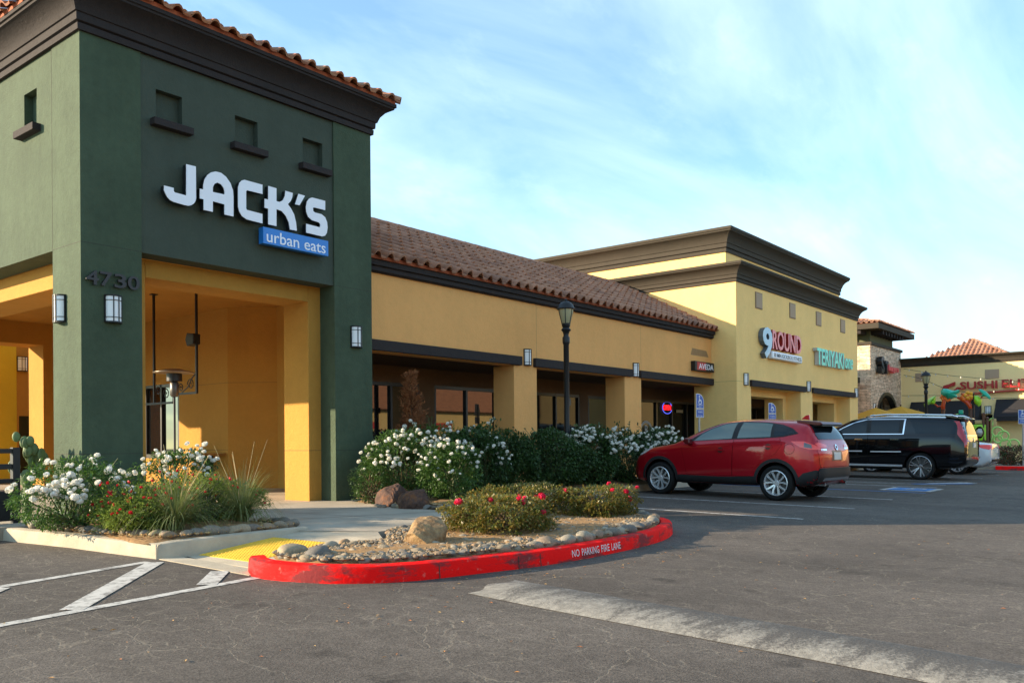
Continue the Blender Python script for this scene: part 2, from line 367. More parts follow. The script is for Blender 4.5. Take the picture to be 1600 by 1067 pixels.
wm.lathe([(0.0, 0), (0.08, 0)], (cx, cy+0.32, gz(cy)+0.0185), 12); wm.box(cx, cx+.3, cy-.02, cy+.06, gz(cy)+.0165, gz(cy)+.0185)
stripe(wm, (26.7, 5.1), (25.5, 5.9), 0.4, 0.006)
tag(wm.build('wheelchair_stall_symbol', M_LINE), kind='structure')

# speed hump with worn white paint
def hump_mat():
    m = mat('hump_asphalt', (0.07, 0.066, 0.062), 0.9, spec=0.2); n, l = m.node_tree.nodes, m.node_tree.links; b = n['Principled BSDF']; t = N(n, 'ShaderNodeTexCoord')
    sx = N(n, 'ShaderNodeSeparateXYZ'); l.new(t.outputs['Object'], sx.inputs[0])
    def mm(op, a, b_, cl=False):
        q = N(n, 'ShaderNodeMath', operation=op); q.use_clamp = cl
        for i, v in enumerate((a, b_)):
            if isinstance(v, (int, float)): q.inputs[i].default_value = v
            else: l.new(v, q.inputs[i])
        return q.outputs[0]
    def nz_(scale, det, st=(1, 1, 1)):
        q = N(n, 'ShaderNodeMapping'); q.inputs['Scale'].default_value = st; l.new(t.outputs['Object'], q.inputs[0])
        a = N(n, 'ShaderNodeTexNoise'); a.inputs['Scale'].default_value = scale; a.inputs['Detail'].default_value = det; a.inputs['Roughness'].default_value = .7; l.new(q.outputs[0], a.inputs['Vector']); return a.outputs[0]
    def rng_(x, a, b_, c, d):
        r = N(n, 'ShaderNodeMapRange'); r.inputs[1].default_value = a; r.inputs[2].default_value = b_; r.inputs[3].default_value = c; r.inputs[4].default_value = d; l.new(x, r.inputs[0]); return r.outputs[0]
    edge = rng_(mm('ADD', sx.outputs[0], mm('MULTIPLY', mm('SUBTRACT', nz_(3, 5), .5), .25)), 0.03, 0.50, 0.34, -0.16)   # paint survives on the approach side
    end = rng_(sx.outputs[1], 3.0, 4.6, 0.0, 0.22)
    streak = mm('MULTIPLY', mm('SUBTRACT', nz_(3.4, 3, (0.22, 1, 1)), 0.47), 1.9)
    v = mm('ADD', mm('ADD', mm('ADD', edge, end), streak), mm('MULTIPLY', mm('SUBTRACT', nz_(42, 10), 0.5), 1.6))
    top = mm('MULTIPLY', rng_(mm('ABSOLUTE', mm('SUBTRACT', sx.outputs[0], 0.72), 0), 0.015, 0.05, 0.5, 0.0), rng_(nz_(9, 6), 0.4, 0.6, 0.1, 1))
    f = mm('MAXIMUM', rng_(v, 0.02, 0.42, 0.04, 0.88), top, True)
    h = N(n, 'ShaderNodeHueSaturation'); h.inputs['Color'].default_value = (0.085, 0.078, 0.072, 1); l.new(rng_(nz_(60, 4), .3, .7, .6, 1.4), h.inputs['Value'])
    mc = N(n, 'ShaderNodeMix', data_type='RGBA'); l.new(f, mc.inputs[0]); l.new(h.outputs[0], mc.inputs[6]); h2 = N(n, 'ShaderNodeHueSaturation'); h2.inputs['Color'].default_value = (0.29, 0.27, 0.235, 1); l.new(rng_(nz_(16, 9), .32, .68, .55, 1.2), h2.inputs['Value']); l.new(h2.outputs[0], mc.inputs[7]); l.new(mc.outputs[2], b.inputs['Base Color'])
    k = N(n, 'ShaderNodeBump'); k.inputs['Strength'].default_value = .6; k.inputs['Distance'].default_value = .01; l.new(nz_(70, 5), k.inputs['Height']); l.new(k.outputs[0], b.inputs['Normal'])
    return m
hb = MB(); rows = []
for i in range(81):
    y = -7+11.72*i/80; e = max(0.0, min(1, (4.72-y)/.35)); e = math.sin(e*PI/2); row = []
    for j in range(13):
        u = j/12; x = 0.02+0.74*u
        yy = y+(.22*u-.05*math.sin(9*u))*max(0, 1-(4.72-y)/.4) if y > 4.32 else y; row.append((x+0.03*math.sin(y*1.1), yy, gz(y)+0.006+0.042*(0.15+.85*e)*math.sin(PI*u)**0.8 if 0 < j < 12 else gz(y)+0.004))
    rows.append(row)
hb.grid(rows); ho = hb.build('speed_hump', hump_mat(), smooth=True); ho.rotation_euler.z = -math.atan(.115); ho.location = (4.745, 0.02, 0)
tag(ho, kind='structure')

# ------------------------------------------------------------------ kerbs, walks, beds
FL = 0.33
def kerb(name, path, w, m, top_off=None, label=None, side=1, closed=False, topz=None, batter=0.02):
    """path = outer foot line; side=+1: body lies to the left of travel"""
    P = [Vector((p[0], p[1], 0)) for p in path]; n = len(P); rows = []
    for i, p in enumerate(P):
        a = P[(i-1) % n] if closed else P[max(0, i-1)]; b = P[(i+1) % n] if closed else P[min(n-1, i+1)]
        t = (b-a).normalized(); s = Vector((-t.y, t.x, 0))*side; z0 = gz(p.y)-0.05; zt = topz[i] if topz else gz(p.y)+0.15
        prof = [(0, z0), (batter*0.7, zt-0.03), (batter+0.008, zt-0.008), (batter+0.03, zt), (w-0.012, zt+0.002), (w, zt-0.01), (w, z0)]
        rows.append([(p.x+s.x*d, p.y+s.y*d, z) for d, z in prof])
    k = MB(); k.grid(rows+([rows[0]] if closed else []))
    if not closed: k.f += [tuple(range(6, -1, -1)), tuple(len(k.v)-7+i for i in range(7))]; k.mi += [0, 0]
    o = k.build(name, m, smooth=True, autosm=35); return tag(o, kind='structure')
sidewalk = MB()
def slab(mb, poly, z, th=0.3, mi=0):
    zf = z if callable(z) else (lambda x, y: z)
    mb.prism(poly, lambda x, y: (x, y, zf(x, y)-th), lambda x, y: (x, y, zf(x, y)), mi)
slab(sidewalk, [(5.2, 11.35), (8.6, 10.2), (9.35, 9.95), (9.9, 11.5), (40.2, 11.0), (40.2, 30), (-30, 30), (-30, 11.45), (4.34, 11.45)], FL)
slab(sidewalk, [(6.35, 8.30), (6.9, 7.55), (8.35, 7.65), (9.45, 8.7), (9.35, 9.95), (8.6, 10.2), (6.55, 11.0), (6.7, 8.9)], lambda x, y: 0.285+0.045*min(1, max(0, (y-7.6)/2.6)), 0.3)
tag(sidewalk.build('sidewalk', M_WALK), kind='structure')
ramp = MB()
def rz_(x): return 0.135+(0.285-0.135)*min(1, max(0, (x-4.95)/1.4))
slab(ramp, [(4.66, 6.82), (4.9, 6.82), (4.9, 8.38), (4.66, 8.38)], lambda x, y: gz(y)+0.006, 0.2)
slab(ramp, [(4.9, 6.82), (6.35, 6.86), (6.9, 7.55), (6.35, 8.30), (4.9, 8.38)], lambda x, y: rz_(x), 0.2)
tag(ramp.build('kerb_ramp', M_CONC), kind='structure')
jt = MB()
for a, b in (((6.9, 7.55), (6.35, 8.3)), ((9.45, 8.72), (6.62, 9.6)), ((9.3, 10.0), (6.6, 10.95)), ((8.3, 7.66), (7.7, 10.5))):
    a = Vector((*a, 0)); b = Vector((*b, 0)); t = (b-a).normalized(); s = Vector((-t.y, t.x, 0))*0.008
    zf = lambda p: 0.289+0.045*min(1, max(0, (p.y-7.6)/2.6))
    jt.add([(p.x, p.y, zf(p)) for p in (a-s, b-s, b+s, a+s)], [(0, 1, 2, 3)])
tag(jt.build('sidewalk_joints', M_JOINT), kind='structure')
# yellow tactile pad
tp = MB(); x0, x1, y0, y1 = 5.06, 6.0, 7.36, 8.30
tp.add([(x, y, rz_(x)+dz) for dz in (-.02, .008) for x, y in ((x0, y0), (x1, y0), (x1, y1), (x0, y1))], [(4, 5, 6, 7), (0, 1, 5, 4), (1, 2, 6, 5), (2, 3, 7, 6), (3, 0, 4, 7)])
for i in range(19):
    for j in range(19):
        x = x0+.035+i*.0484; y = y0+.035+j*.0484; z = rz_(x)+.008
        tp.add([(x+.014*math.cos(k*PI/3), y+.014*math.sin(k*PI/3), z-.001) for k in range(6)]+[(x+.009*math.cos(k*PI/3), y+.009*math.sin(k*PI/3), z+.007) for k in range(6)], [(k, (k+1) % 6, 6+(k+1) % 6, 6+k) for k in range(6)]+[tuple(range(6, 12))])
tag(tp.build('tactile_paving', mat('tactile_yellow', (0.72, 0.44, 0.03), 0.6, noise=(9, .12, 5))), kind='structure')

# left planter
kp = catmull([(4.30, 13.0), (4.34, 11.6), (4.46, 10.2), (4.58, 8.95), (4.65, 8.42)], 6)
kerb('concrete_kerb', kp, 0.16, M_CONC, side=1)
rp_ = [(4.65, 8.42), (4.80, 8.36), (5.4, 8.32), (6.05, 8.29), (6.5, 8.30)]
kerb('kerb_return', rp_, 0.15, M_CONC, side=1, topz=[0.29, 0.31, 0.325, 0.33, 0.33])
M_SOIL = island_random('mulch', [(0.30, 0.17, 0.07), (0.22, 0.13, 0.06), (0.38, 0.25, 0.12)], 0.95, noise=(30, .35))
def bed(name, poly, z0, h, cx, cy, m=M_SOIL, n=26):
    xs = [p[0] for p in poly]; ys = [p[1] for p in poly]; b = MB()
    bm = bmesh.new(); vs = [bm.verts.new((x, y, 0)) for x, y in poly]; bm.faces.new(vs)
    for ax, lo, hi in ((0, min(xs), max(xs)), (1, min(ys), max(ys))):
        for i in range(1, n):
            c = [0, 0, 0]; c[ax] = lo+(hi-lo)*i/n; nn = [0, 0, 0]; nn[ax] = 1
            bmesh.ops.bisect_plane(bm, geom=bm.verts[:]+bm.edges[:]+bm.faces[:], plane_co=c, plane_no=nn)
    P = [Vector((x, y)) for x, y in poly]
    def dist(q):
        d = 9
        for i in range(len(P)):
            a, b_ = P[i], P[(i+1) % len(P)]; ab = b_-a; t = max(0, min(1, (q-a).dot(ab)/max(1e-9, ab.length_squared))); d = min(d, (q-a-ab*t).length)
        return d
    for v in bm.verts:
        q = Vector((v.co.x, v.co.y)); d = dist(q); v.co.z = (z0(q.x, q.y) if callable(z0) else z0)+h*min(1, d/0.5)**0.7+(random.random()*0.022 if d > .02 else 0)
    bmesh.ops.recalc_face_normals(bm, faces=bm.faces)
    me = bpy.data.meshes.new(name); bm.to_mesh(me); bm.free(); me.materials.append(m); me.polygons.foreach_set('use_smooth', [True]*len(me.polygons))
    o = bpy.data.objects.new(name, me); COL.objects.link(o); return tag(o, kind='structure')
PL = [(4.62, 8.56), (4.95, 8.46), (6.3, 8.42), (6.72, 8.75), (6.55, 10.9), (5.3, 11.38), (4.55, 11.38), (4.58, 9.9)]
bed('planting_bed', PL, 0.29, 0.07, 5.5, 9.9)
B2 = [(9.37, 9.9), (9.5, 8.85), (10.0, 8.6), (11.2, 9.6), (13, 10.15), (20, 10.3), (37, 10.4), (37, 11.05), (9.92, 11.55)]
bed('shrub_bed', B2, 0.30, 0.10, 12, 10.6, n=40)
kb = catmull([(9.55, 8.72), (10.0, 8.55), (11.2, 9.5), (13, 10.05), (20, 10.2), (37.2, 10.3)], 8)
kerb('shrub_bed_kerb', kb, 0.14, M_CONC, side=1)

# red kerbed island
ISL = [(4.78, 7.02), (4.66, 6.78), (4.64, 6.52), (4.74, 6.14), (4.95, 5.80), (5.39, 5.48), (6.2, 5.27), (6.95, 5.12), (8.02, 5.08), (9.12, 5.16), (9.9, 5.36), (10.55, 5.70), (10.95, 6.2), (11.05, 6.9), (10.75, 7.7), (10.1, 8.45), (9.62, 8.75)]
IP = catmull([(*p, 0) for p in ISL], 8)
def red_mat():
    m = mat('red_kerb_paint', (0.55, 0.02, 0.018), 0.75, spec=0.1); n, l = m.node_tree.nodes, m.node_tree.links; b = n['Principled BSDF']; t = N(n, 'ShaderNodeTexCoord')
    def nz_(s_, d_, st=(1, 1, 1)):
        q = N(n, 'ShaderNodeMapping'); q.inputs['Scale'].default_value = st; l.new(t.outputs['Object'], q.inputs[0])
        a = N(n, 'ShaderNodeTexNoise'); a.inputs['Scale'].default_value = s_; a.inputs['Detail'].default_value = d_; a.inputs['Roughness'].default_value = .68; l.new(q.outputs[0], a.inputs['Vector']); return a.outputs[0]
    def ramp_(x, a, b_, c, d):
        r = N(n, 'ShaderNodeMapRange'); r.inputs[1].default_value = a; r.inputs[2].default_value = b_; r.inputs[3].default_value = c; r.inputs[4].default_value = d; l.new(x, r.inputs[0]); return r.outputs[0]
    m1 = N(n, 'ShaderNodeMix', data_type='RGBA'); l.new(ramp_(nz_(2.2, 9, (1, 1, 3)), .50, .60, 0, .85), m1.inputs[0]); m1.inputs[6].default_value = (0.88, 0.006, 0.005, 1); m1.inputs[7].default_value = (0.11, 0.035, 0.035, 1)
    m2 = N(n, 'ShaderNodeMix', data_type='RGBA'); l.new(ramp_(nz_(11, 9), .60, .70, 0, .35), m2.inputs[0]); l.new(m1.outputs[2], m2.inputs[6]); m2.inputs[7].default_value = (0.55, 0.30, 0.24, 1)
    l.new(m2.outputs[2], b.inputs['Base Color'])
    k = N(n, 'ShaderNodeBump'); k.inputs['Strength'].default_value = .4; k.inputs['Distance'].default_value = .012; l.new(nz_(22, 7), k.inputs['Height']); l.new(k.outputs[0], b.inputs['Normal'])
    return m
rk = kerb('red_kerb', IP, 0.165, red_mat(), side=1)
# lettering on the kerb face, wrapped round its curve
cum = [0.0]
for i in range(1, len(IP)): cum.append(cum[-1]+(IP[i]-IP[i-1]).length)
def on_kerb(s, h, d):
    i = max(1, min(len(IP)-1, next((k for k in range(1, len(IP)) if cum[k] >= s), len(IP)-1)))
    f = (s-cum[i-1])/max(1e-9, cum[i]-cum[i-1]); p = IP[i-1].lerp(IP[i], f); t = (IP[i]-IP[i-1]).normalized(); s_ = Vector((-t.y, t.x, 0))
    dd = -0.0025-d+0.014*max(0, h)/0.12
    return (p.x+s_.x*dd, p.y+s_.y*dd, gz(p.y)+h)
def arc_at(x, y): return min(range(len(IP)), key=lambda i: (IP[i].x-x)**2+(IP[i].y-y)**2)
s0 = cum[arc_at(7.30, 5.1)]; s1 = cum[arc_at(8.25, 5.1)]
kt = MB(); pos = s0
for wd, wid in (('NO', .125), ('PARKING', .32), ('FIRE', .165), ('LANE', .195)):
    text_fit(kt, wd, wid, 0.075, lambda x, y, z, p0=pos: on_kerb(p0+x, 0.038+y, z), 0.0, 0.004)
    pos += wid+0.042
tag(kt.build('lettering', mat('white_stencil', (0.72, 0.66, 0.66), 0.8), rk, normals=False))
rj = MB()
for x, y in ((5.65, 5.40), (6.55, 5.2), (6.85, 5.13), (9.35, 5.2)):
    i = arc_at(x, y); s = cum[i]
    for a, b in ((s-.005, s+.005),): rj.add([on_kerb(a, .0, 0), on_kerb(b, .0, 0), on_kerb(b, .125, 0), on_kerb(a, .125, 0)], [(0, 1, 2, 3)])
rj.build('joint', M_JOINT, rk, normals=False)
ISI = [(4.95, 6.86), (4.84, 6.65), (4.82, 6.5), (4.9, 6.2), (5.08, 5.92), (5.48, 5.64), (6.25, 5.43), (6.98, 5.28), (8.02, 5.24), (9.1, 5.32), (9.83, 5.51), (10.44, 5.83), (10.79, 6.26), (10.88, 6.88), (10.6, 7.6), (9.98, 8.32), (9.5, 8.6), (8.4, 7.6), (7.0, 7.5), (6.4, 6.84)]
isz = lambda x, y: gz(y)+0.135
bed('island_bed', ISI, isz, 0.05, 7.5, 6.5, n=40)

# ------------------------------------------------------------------ buildings
CORN = [(0, 0), (.04, .002), (.045, .085), (.02, .10), (.065, .115), (.07, .215), (.092, .222), (.10, .25), (.125, .315), (.19, .395), (.275, .45), (.305, .462), (.31, .492), (.335, .50), (.335, .565), (0, .567)]
def cornice(mb, x0, x1, y0, y1, z, prof=CORN):
    rows = []
    for d, h in prof: rows.append([(x0-d, y0-d, z+h), (x1+d, y0-d, z+h), (x1+d, y1+d, z+h), (x0-d, y1+d, z+h)])
    # split corners so that each side stays flat
    for k in range(4):
        mb.grid([[r[k], r[(k+1) % 4]] for r in rows])
def wall(mb, axis, p0, p1, a0, a1, z0, z1, holes=(), niche=0.12, mi=0):
    """wall slab, holes = (a0, a1, z0, z1, through); axis 'y': plane y=p0 (outer) .. p1, along x"""
    As = sorted({a0, a1, *[h[0] for h in holes], *[h[1] for h in holes]}); Zs = sorted({z0, z1, *[h[2] for h in holes], *[h[3] for h in holes]})
    for i in range(len(As)-1):
        for j in range(len(Zs)-1):
            ca, cz = (As[i]+As[i+1])/2, (Zs[j]+Zs[j+1])/2; q0 = p0
            for h in holes:
                if h[0] < ca < h[1] and h[2] < cz < h[3]: q0 = None if h[4] else p0+niche*(1 if p1 > p0 else -1)
            if q0 is None: continue
            lo, hi = min(q0, p1), max(q0, p1)
            if axis == 'y': mb.box(As[i], As[i+1], lo, hi, Zs[j], Zs[j+1], mi)
            else: mb.box(lo, hi, As[i], As[i+1], Zs[j], Zs[j+1], mi)
def tiles(mb, o, u, up, n_u, pitch, rows, clip=None, expo=0.38, h=0.075, seg=8, mi=0):
    """barrel tile field; o = eave corner, u along the eave, up = unit vector up the slope"""
    o = Vector(o); u = Vector(u); up = Vector(up); nn = u.cross(up).normalized()
    if nn.z < 0: nn = -nn
    prof = [(0, 0), (.05, .45), (.14, .82), (.27, 1.0), (.40, .82), (.49, .45), (.54, .06), (.66, -.10), (.86, -.10), (1.0, 0)]
    for i in range(n_u):
        for r in range(rows):
            if clip and not clip((i+.5)*pitch, (r+.4)*expo): continue
            a = o+u*(i*pitch); j1, j2 = random.uniform(-.006, .006), random.uniform(-.008, .008)
            lo = [a+u*(t*pitch)+up*(r*expo-.03+j2)+nn*(q*h+.062+j1) for t, q in prof]
            hi = [a+u*(t*pitch)+up*(r*expo+expo+.02)+nn*(q*h+.012) for t, q in prof]
            un = [p-nn*.034 for p in lo]
            mb.grid([un, lo, hi], mi=mi)
def ridge(mb, a, b, r=0.09, n=None, mi=0):
    a = Vector(a); b = Vector(b); L = (b-a).length; n = n or max(1, int(L/.4)); t = (b-a).normalized(); s = t.cross(Vector((0, 0, 1))).normalized(); w = s.cross(t)
    for i in range(n):
        rows = []
        for q, rr in ((i/n-.01, r*1.08), ((i+1)/n, r)):
            c = a+(b-a)*q; rows.append([c+s*math.cos(k*PI/6)*rr+w*(math.sin(k*PI/6)*rr) for k in range(7)])
        mb.grid(rows, mi=mi)

# --- the green corner tower with its open porch
TX0, TX1, TY0, TY1, TZ = 5.43, 10.59, 11.70, 24.0, 6.86
tower = thing('corner_tower', 'green stucco corner tower with an open ochre porch and dark cornice', 'building', (8.0, 17.0, FL))
w = MB()
nich = [(6.52, 6.93, 5.975, 6.42, False), (7.82, 8.23, 5.975, 6.42, False), (9.11, 9.52, 5.975, 6.42, False)]
wall(w, 'y', TY0, 12.09, TX0, 6.28, FL-.3, TZ); w.build('wall', M_GREEN, tower, world=True)
w = MB(); wall(w, 'y', TY0, 12.09, 9.74, TX1, FL-.3, TZ); w.build('wall', M_GREEN, tower, world=True)
w = MB(); wall(w, 'y', TY0+.025, 12.088, 6.28, 9.74, 4.035, TZ, nich)
w.build('wall_panel', M_GREEN2, tower, world=True)
w = MB()
ln = [(13.03, 13.45, 5.90, 6.44, False), (14.9, 15.32, 5.90, 6.44, False), (16.77, 17.19, 5.90, 6.44, False)]
LO = 20.5     # far end of the side opening
wall(w, 'x', TX0, TX0+.39, 12.09, 12.53, FL-.3, TZ)
wall(w, 'x', TX0+.012, TX0+.39, 12.53, LO, 4.035, TZ, ln)
wall(w, 'x', TX0, TX0+.39, LO, TY1, FL-.3, TZ)
wall(w, 'x', TX1-.3, TX1, 12.09, TY1, 4.5, TZ)
w.box(TX0+.39, TX1-.3, TY1-.3, TY1, 4.5, TZ)
w.build('side_wall', M_GREEN, tower, world=True)
w = MB(); cornice(w, TX0, TX1, TY0, TY1, TZ-.005); w.build('cornice', M_TRIM, tower, world=True, smooth=True, autosm=28)
for a in nich:
    s_ = MB(); s_.box(a[0]-.09, a[1]+.12, TY0-.10, TY0+.03, a[2]-.105, a[2]); s_.build('window_sill', M_TRIM, tower, world=True, bevel=.008)
for a in ln:
    s_ = MB(); s_.box(TX0-.10, TX0+.03, a[0]-.12, a[1]+.12, a[2]-.105, a[2]); s_.build('window_sill', M_TRIM, tower, world=True, bevel=.008)
# ochre lining: front frame, side frame, ceiling, inner walls
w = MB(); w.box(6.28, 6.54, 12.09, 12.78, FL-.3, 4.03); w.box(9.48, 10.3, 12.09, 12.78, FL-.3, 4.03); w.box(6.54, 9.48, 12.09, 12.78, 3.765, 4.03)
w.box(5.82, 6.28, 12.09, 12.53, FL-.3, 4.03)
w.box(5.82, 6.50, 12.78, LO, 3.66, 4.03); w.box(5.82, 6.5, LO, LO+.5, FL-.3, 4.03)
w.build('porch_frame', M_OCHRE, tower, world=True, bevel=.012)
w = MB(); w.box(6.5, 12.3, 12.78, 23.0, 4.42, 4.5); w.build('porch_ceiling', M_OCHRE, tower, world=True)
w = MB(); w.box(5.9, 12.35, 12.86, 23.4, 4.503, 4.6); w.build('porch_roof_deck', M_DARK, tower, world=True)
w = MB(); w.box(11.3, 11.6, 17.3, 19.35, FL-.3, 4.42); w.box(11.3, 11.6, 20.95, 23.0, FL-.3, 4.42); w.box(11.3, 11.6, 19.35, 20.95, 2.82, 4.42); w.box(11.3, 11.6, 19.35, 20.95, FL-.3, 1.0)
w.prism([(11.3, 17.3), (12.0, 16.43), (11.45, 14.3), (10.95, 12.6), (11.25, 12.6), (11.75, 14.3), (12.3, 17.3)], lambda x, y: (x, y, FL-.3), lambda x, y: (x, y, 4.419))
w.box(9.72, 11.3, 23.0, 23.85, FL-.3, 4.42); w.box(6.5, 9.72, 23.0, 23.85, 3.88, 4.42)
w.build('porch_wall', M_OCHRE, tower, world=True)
w = MB()
for (x0, x1, y0, y1, z0, z1) in ((TX0-.0015, TX0, 11.70, 12.53, 4.036, 4.042), (TX0, 6.28, TY0-.0015, TY0, 4.036, 4.042), (9.74, TX1, TY0-.0015, TY0, 4.036, 4.042),
        (TX0-.0015, TX0, 11.7, 12.53, 1.20, 1.206), (TX0, 6.28, TY0-.0015, TY0, 1.20, 1.206), (9.74, TX1, TY0-.0015, TY0, 1.20, 1.206),
        (9.48, 9.74, 12.0885, 12.09, 1.20, 1.206), (9.4785, 9.48, 12.09, 12.78, 1.20, 1.206), (11.2985, 11.3, 17.3, 23, 2.72, 2.726), (11.2985, 11.3, 17.3, 19.35, 1.20, 1.206),
        (TX0-.0015, TX0, 12.527, 12.533, 4.04, TZ)):
    w = MB(); w.box(x0, x1, y0, y1, z0, z1); w.build('score_line', M_JOINT, tower, world=True)
w = MB(); w.prism([(11.2985, 17.299), (11.9985, 16.429), (12.0, 16.5), (11.31, 17.31)], lambda x, y: (x, y, 2.72), lambda x, y: (x, y, 2.726))
w.build('score_line', M_JOINT, tower, world=True)
tr = MB(); oh = .35; zt = TZ+.56; sl_ = .42
L_ = math.hypot(1, sl_)
def hipclip(wd): return lambda a, s: s/L_ < min(a, wd-a)+.05
wd = TX1-TX0+2*oh; nu = int(round(wd/.30)); tiles(tr, (TX0-oh, TY0-oh-.02, zt), (1, 0, 0), (0, 1/L_, sl_/L_), nu, wd/nu, 9, hipclip(wd))
wd2 = TY1-TY0+2*oh; nu = int(round(wd2/.30)); tiles(tr, (TX0-oh-.02, TY1+oh, zt), (0, -1, 0), (1/L_, 0, sl_/L_), nu, wd2/nu, 9, hipclip(wd2))
tr.build('roof_tiles', M_TILE2, tower, world=True)
w = MB(); hx = (TX1-TX0)/2+oh; rz = zt+hx*sl_
A = [(TX0-oh+.05, TY0-oh+.05, zt), (TX1+oh-.05, TY0-oh+.05, zt), (TX1+oh-.05, TY1+oh-.05, zt), (TX0-oh+.05, TY1+oh-.05, zt), (8.01, TY0-oh+hx, rz-.02), (8.01, TY1+oh-hx, rz-.02)]
w.add(A, [(0, 1, 4), (1, 2, 5, 4), (2, 3, 5), (3, 0, 4, 5), (3, 2, 1, 0)]); w.build('roof_deck', M_CLAYRED, tower, world=True)
w = MB(); ridge(w, (TX0-oh, TY0-oh, zt+.05), (8.01, TY0-oh+hx, rz+.05)); ridge(w, (TX1+oh, TY0-oh, zt+.05), (8.01, TY0-oh+hx, rz+.05)); w.build('hip_cap', M_TILE2, tower, world=True)
w = MB(); w.box(TX0-oh+.05, TX1+oh-.05, TY0-oh+.012, TY0-oh+.06, zt-.01, zt+.05); w.box(TX0-oh+.012, TX0-oh+.05, TY0-oh+.012, TY1, zt-.01, zt+.05); w.build('eave_closure', M_CLAYRED, tower, world=True)
# restaurant door in the porch
dr = MB(); dr.box(11.36, 11.40, 19.35, 20.95, 1.0, 2.82); do = dr.build('door', M_GLASSD, tower, world=True)
df = MB()
for y in (19.35, 20.15, 20.89): df.box(11.30, 11.355, y, y+.06, 1.0, 2.82)
df.box(11.30, 11.353, 19.4, 20.9, 2.75, 2.818); df.box(11.30, 11.353, 19.4, 20.9, 1.0, 1.1)
df.build('frame', M_FRAME, do, world=False).location = (-tower.location.x, -tower.location.y, -tower.location.z)

# yellow wing seen through the porch
wing = thing('rear_wing', 'yellow and ochre rear wall with a dark door seen through the porch', 'building', (10.2, 27, FL))
w = MB(); w.box(9.86, 9.93, 25.0, 25.4, FL-.3, 5.0); w.box(10.33, 11.2, 25.0, 25.4, FL-.3, 5.0); w.box(9.93, 10.33, 25.0, 25.4, 2.15, 5.0); w.build('ochre_wall', M_OCHRE, wing, world=True)
w = MB(); w.box(8.9, 9.86, 24.96, 25.4, FL-.3, 5.0); w.box(8.9, 11.2, 25.4, 40, FL-.3, 5.0); w.build('wall', stucco('gold_stucco', (0.62, 0.44, 0.035), 0.08), wing, world=True)
w = MB(); w.box(9.93, 10.33, 25.08, 25.14, FL-.3, 2.15); w.build('door', M_GLASSD, wing, world=True)
# --- tan arcade with the clay tile roof
AY = 12.20
arc = thing('tan_arcade', 'long tan arcade of shops under a sloping brown clay tile roof', 'building', (18, 14, FL))
w = MB(); AX0, AX1 = 10.60, 25.29
wall(w, 'y', AY, AY+.6, AX0, AX1, 3.05, 4.60)
for a, b in ((15.30, 16.15), (20.06, 20.93)): w.box(a, b, AY, AY+.6, FL-.3, 3.05)
w.box(AX0, 10.9, AY, AY+.6, FL-.3, 3.05)
w.build('wall', M_TAN, arc, world=True)
for a, b in ((10.95, 15.52), (16.02, 20.37), (20.80, 25.42)):
    s_ = MB(); s_.box(a, b, AY-.085, AY+.3, 3.062, 3.265); s_.build('beam', M_TRIM, arc, world=True, bevel=.012)
w = MB(); w.box(12.3, 25.29, AY+.3, 14.2, 3.0495, 3.09); w.box(11.25, 12.3, AY+.3, 14.2, 3.0495, 3.09); w.box(10.95, 11.25, AY+.3, 12.75, 3.0495, 3.09); w.box(25.29, 37.0, 12.6, 14.2, 3.045, 3.09); w.build('soffit', stucco('brown_soffit', (0.10, 0.055, 0.028)), arc, world=True)
e_ = MB(); e_.box(AX0, 25.30, AY-.10, AY+.02, 4.545, 4.64); e_.box(AX0, 25.30, AY-.15, AY+.02, 4.64, 4.75); e_.box(AX0, 25.30, AY-.065, AY+.02, 4.525, 4.545); e_.build('fascia', M_TRIM, arc, world=True, bevel=.01)
rt = MB(); sl2 = .51; L2 = math.hypot(1, sl2); ey = AY-.22; ez = 4.76
tiles(rt, (AX0-.05, ey, ez), (1, 0, 0), (0, 1/L2, sl2/L2), 46, (25.33-AX0+.05)/46, 10, expo=.394, h=.105)
rt.build('roof_tiles', M_TILE, arc, world=True)
w = MB(); rY, rZ = 15.55, 4.76+(15.55-ey)*sl2
w.add([(AX0-.05, ey+.06, ez), (25.34, ey+.06, ez), (25.34, rY, rZ), (AX0-.05, rY, rZ), (AX0-.05, rY+3.4, ez), (25.34, rY+3.4, ez)], [(0, 1, 2, 3), (3, 2, 5, 4)]); w.build('roof_deck', M_CLAYRED, arc, world=True)
w = MB(); w.box(AX0, 25.32, ey+.03, ey+.08, ez-.012, ez+.055); w.build('eave_closure', M_CLAYRED, arc, world=True)
w = MB(); ridge(w, (AX0, rY, rZ+.04), (25.3, rY, rZ+.04), .1); w.build('ridge_cap', M_TILE, arc, world=True)
w = MB()
for x in (16.15, 20.93): w = MB(); w.box(x-.003, x+.003, AY-.0015, AY, 3.27, 4.54); w.build('score_line', mat('faint_score', (0.30, 0.18, 0.08), .9), arc, world=True)
st = MB(); st.prism([(23.9, 3.93), (25.1, 3.93), (24.95, 4.12), (24.0, 4.14)], lambda x, z: (x, AY-.001, z), lambda x, z: (x, AY+.01, z)); st.build('faded_sign_stain', stucco('stain', (0.36, 0.21, 0.095), .12), arc, world=True)
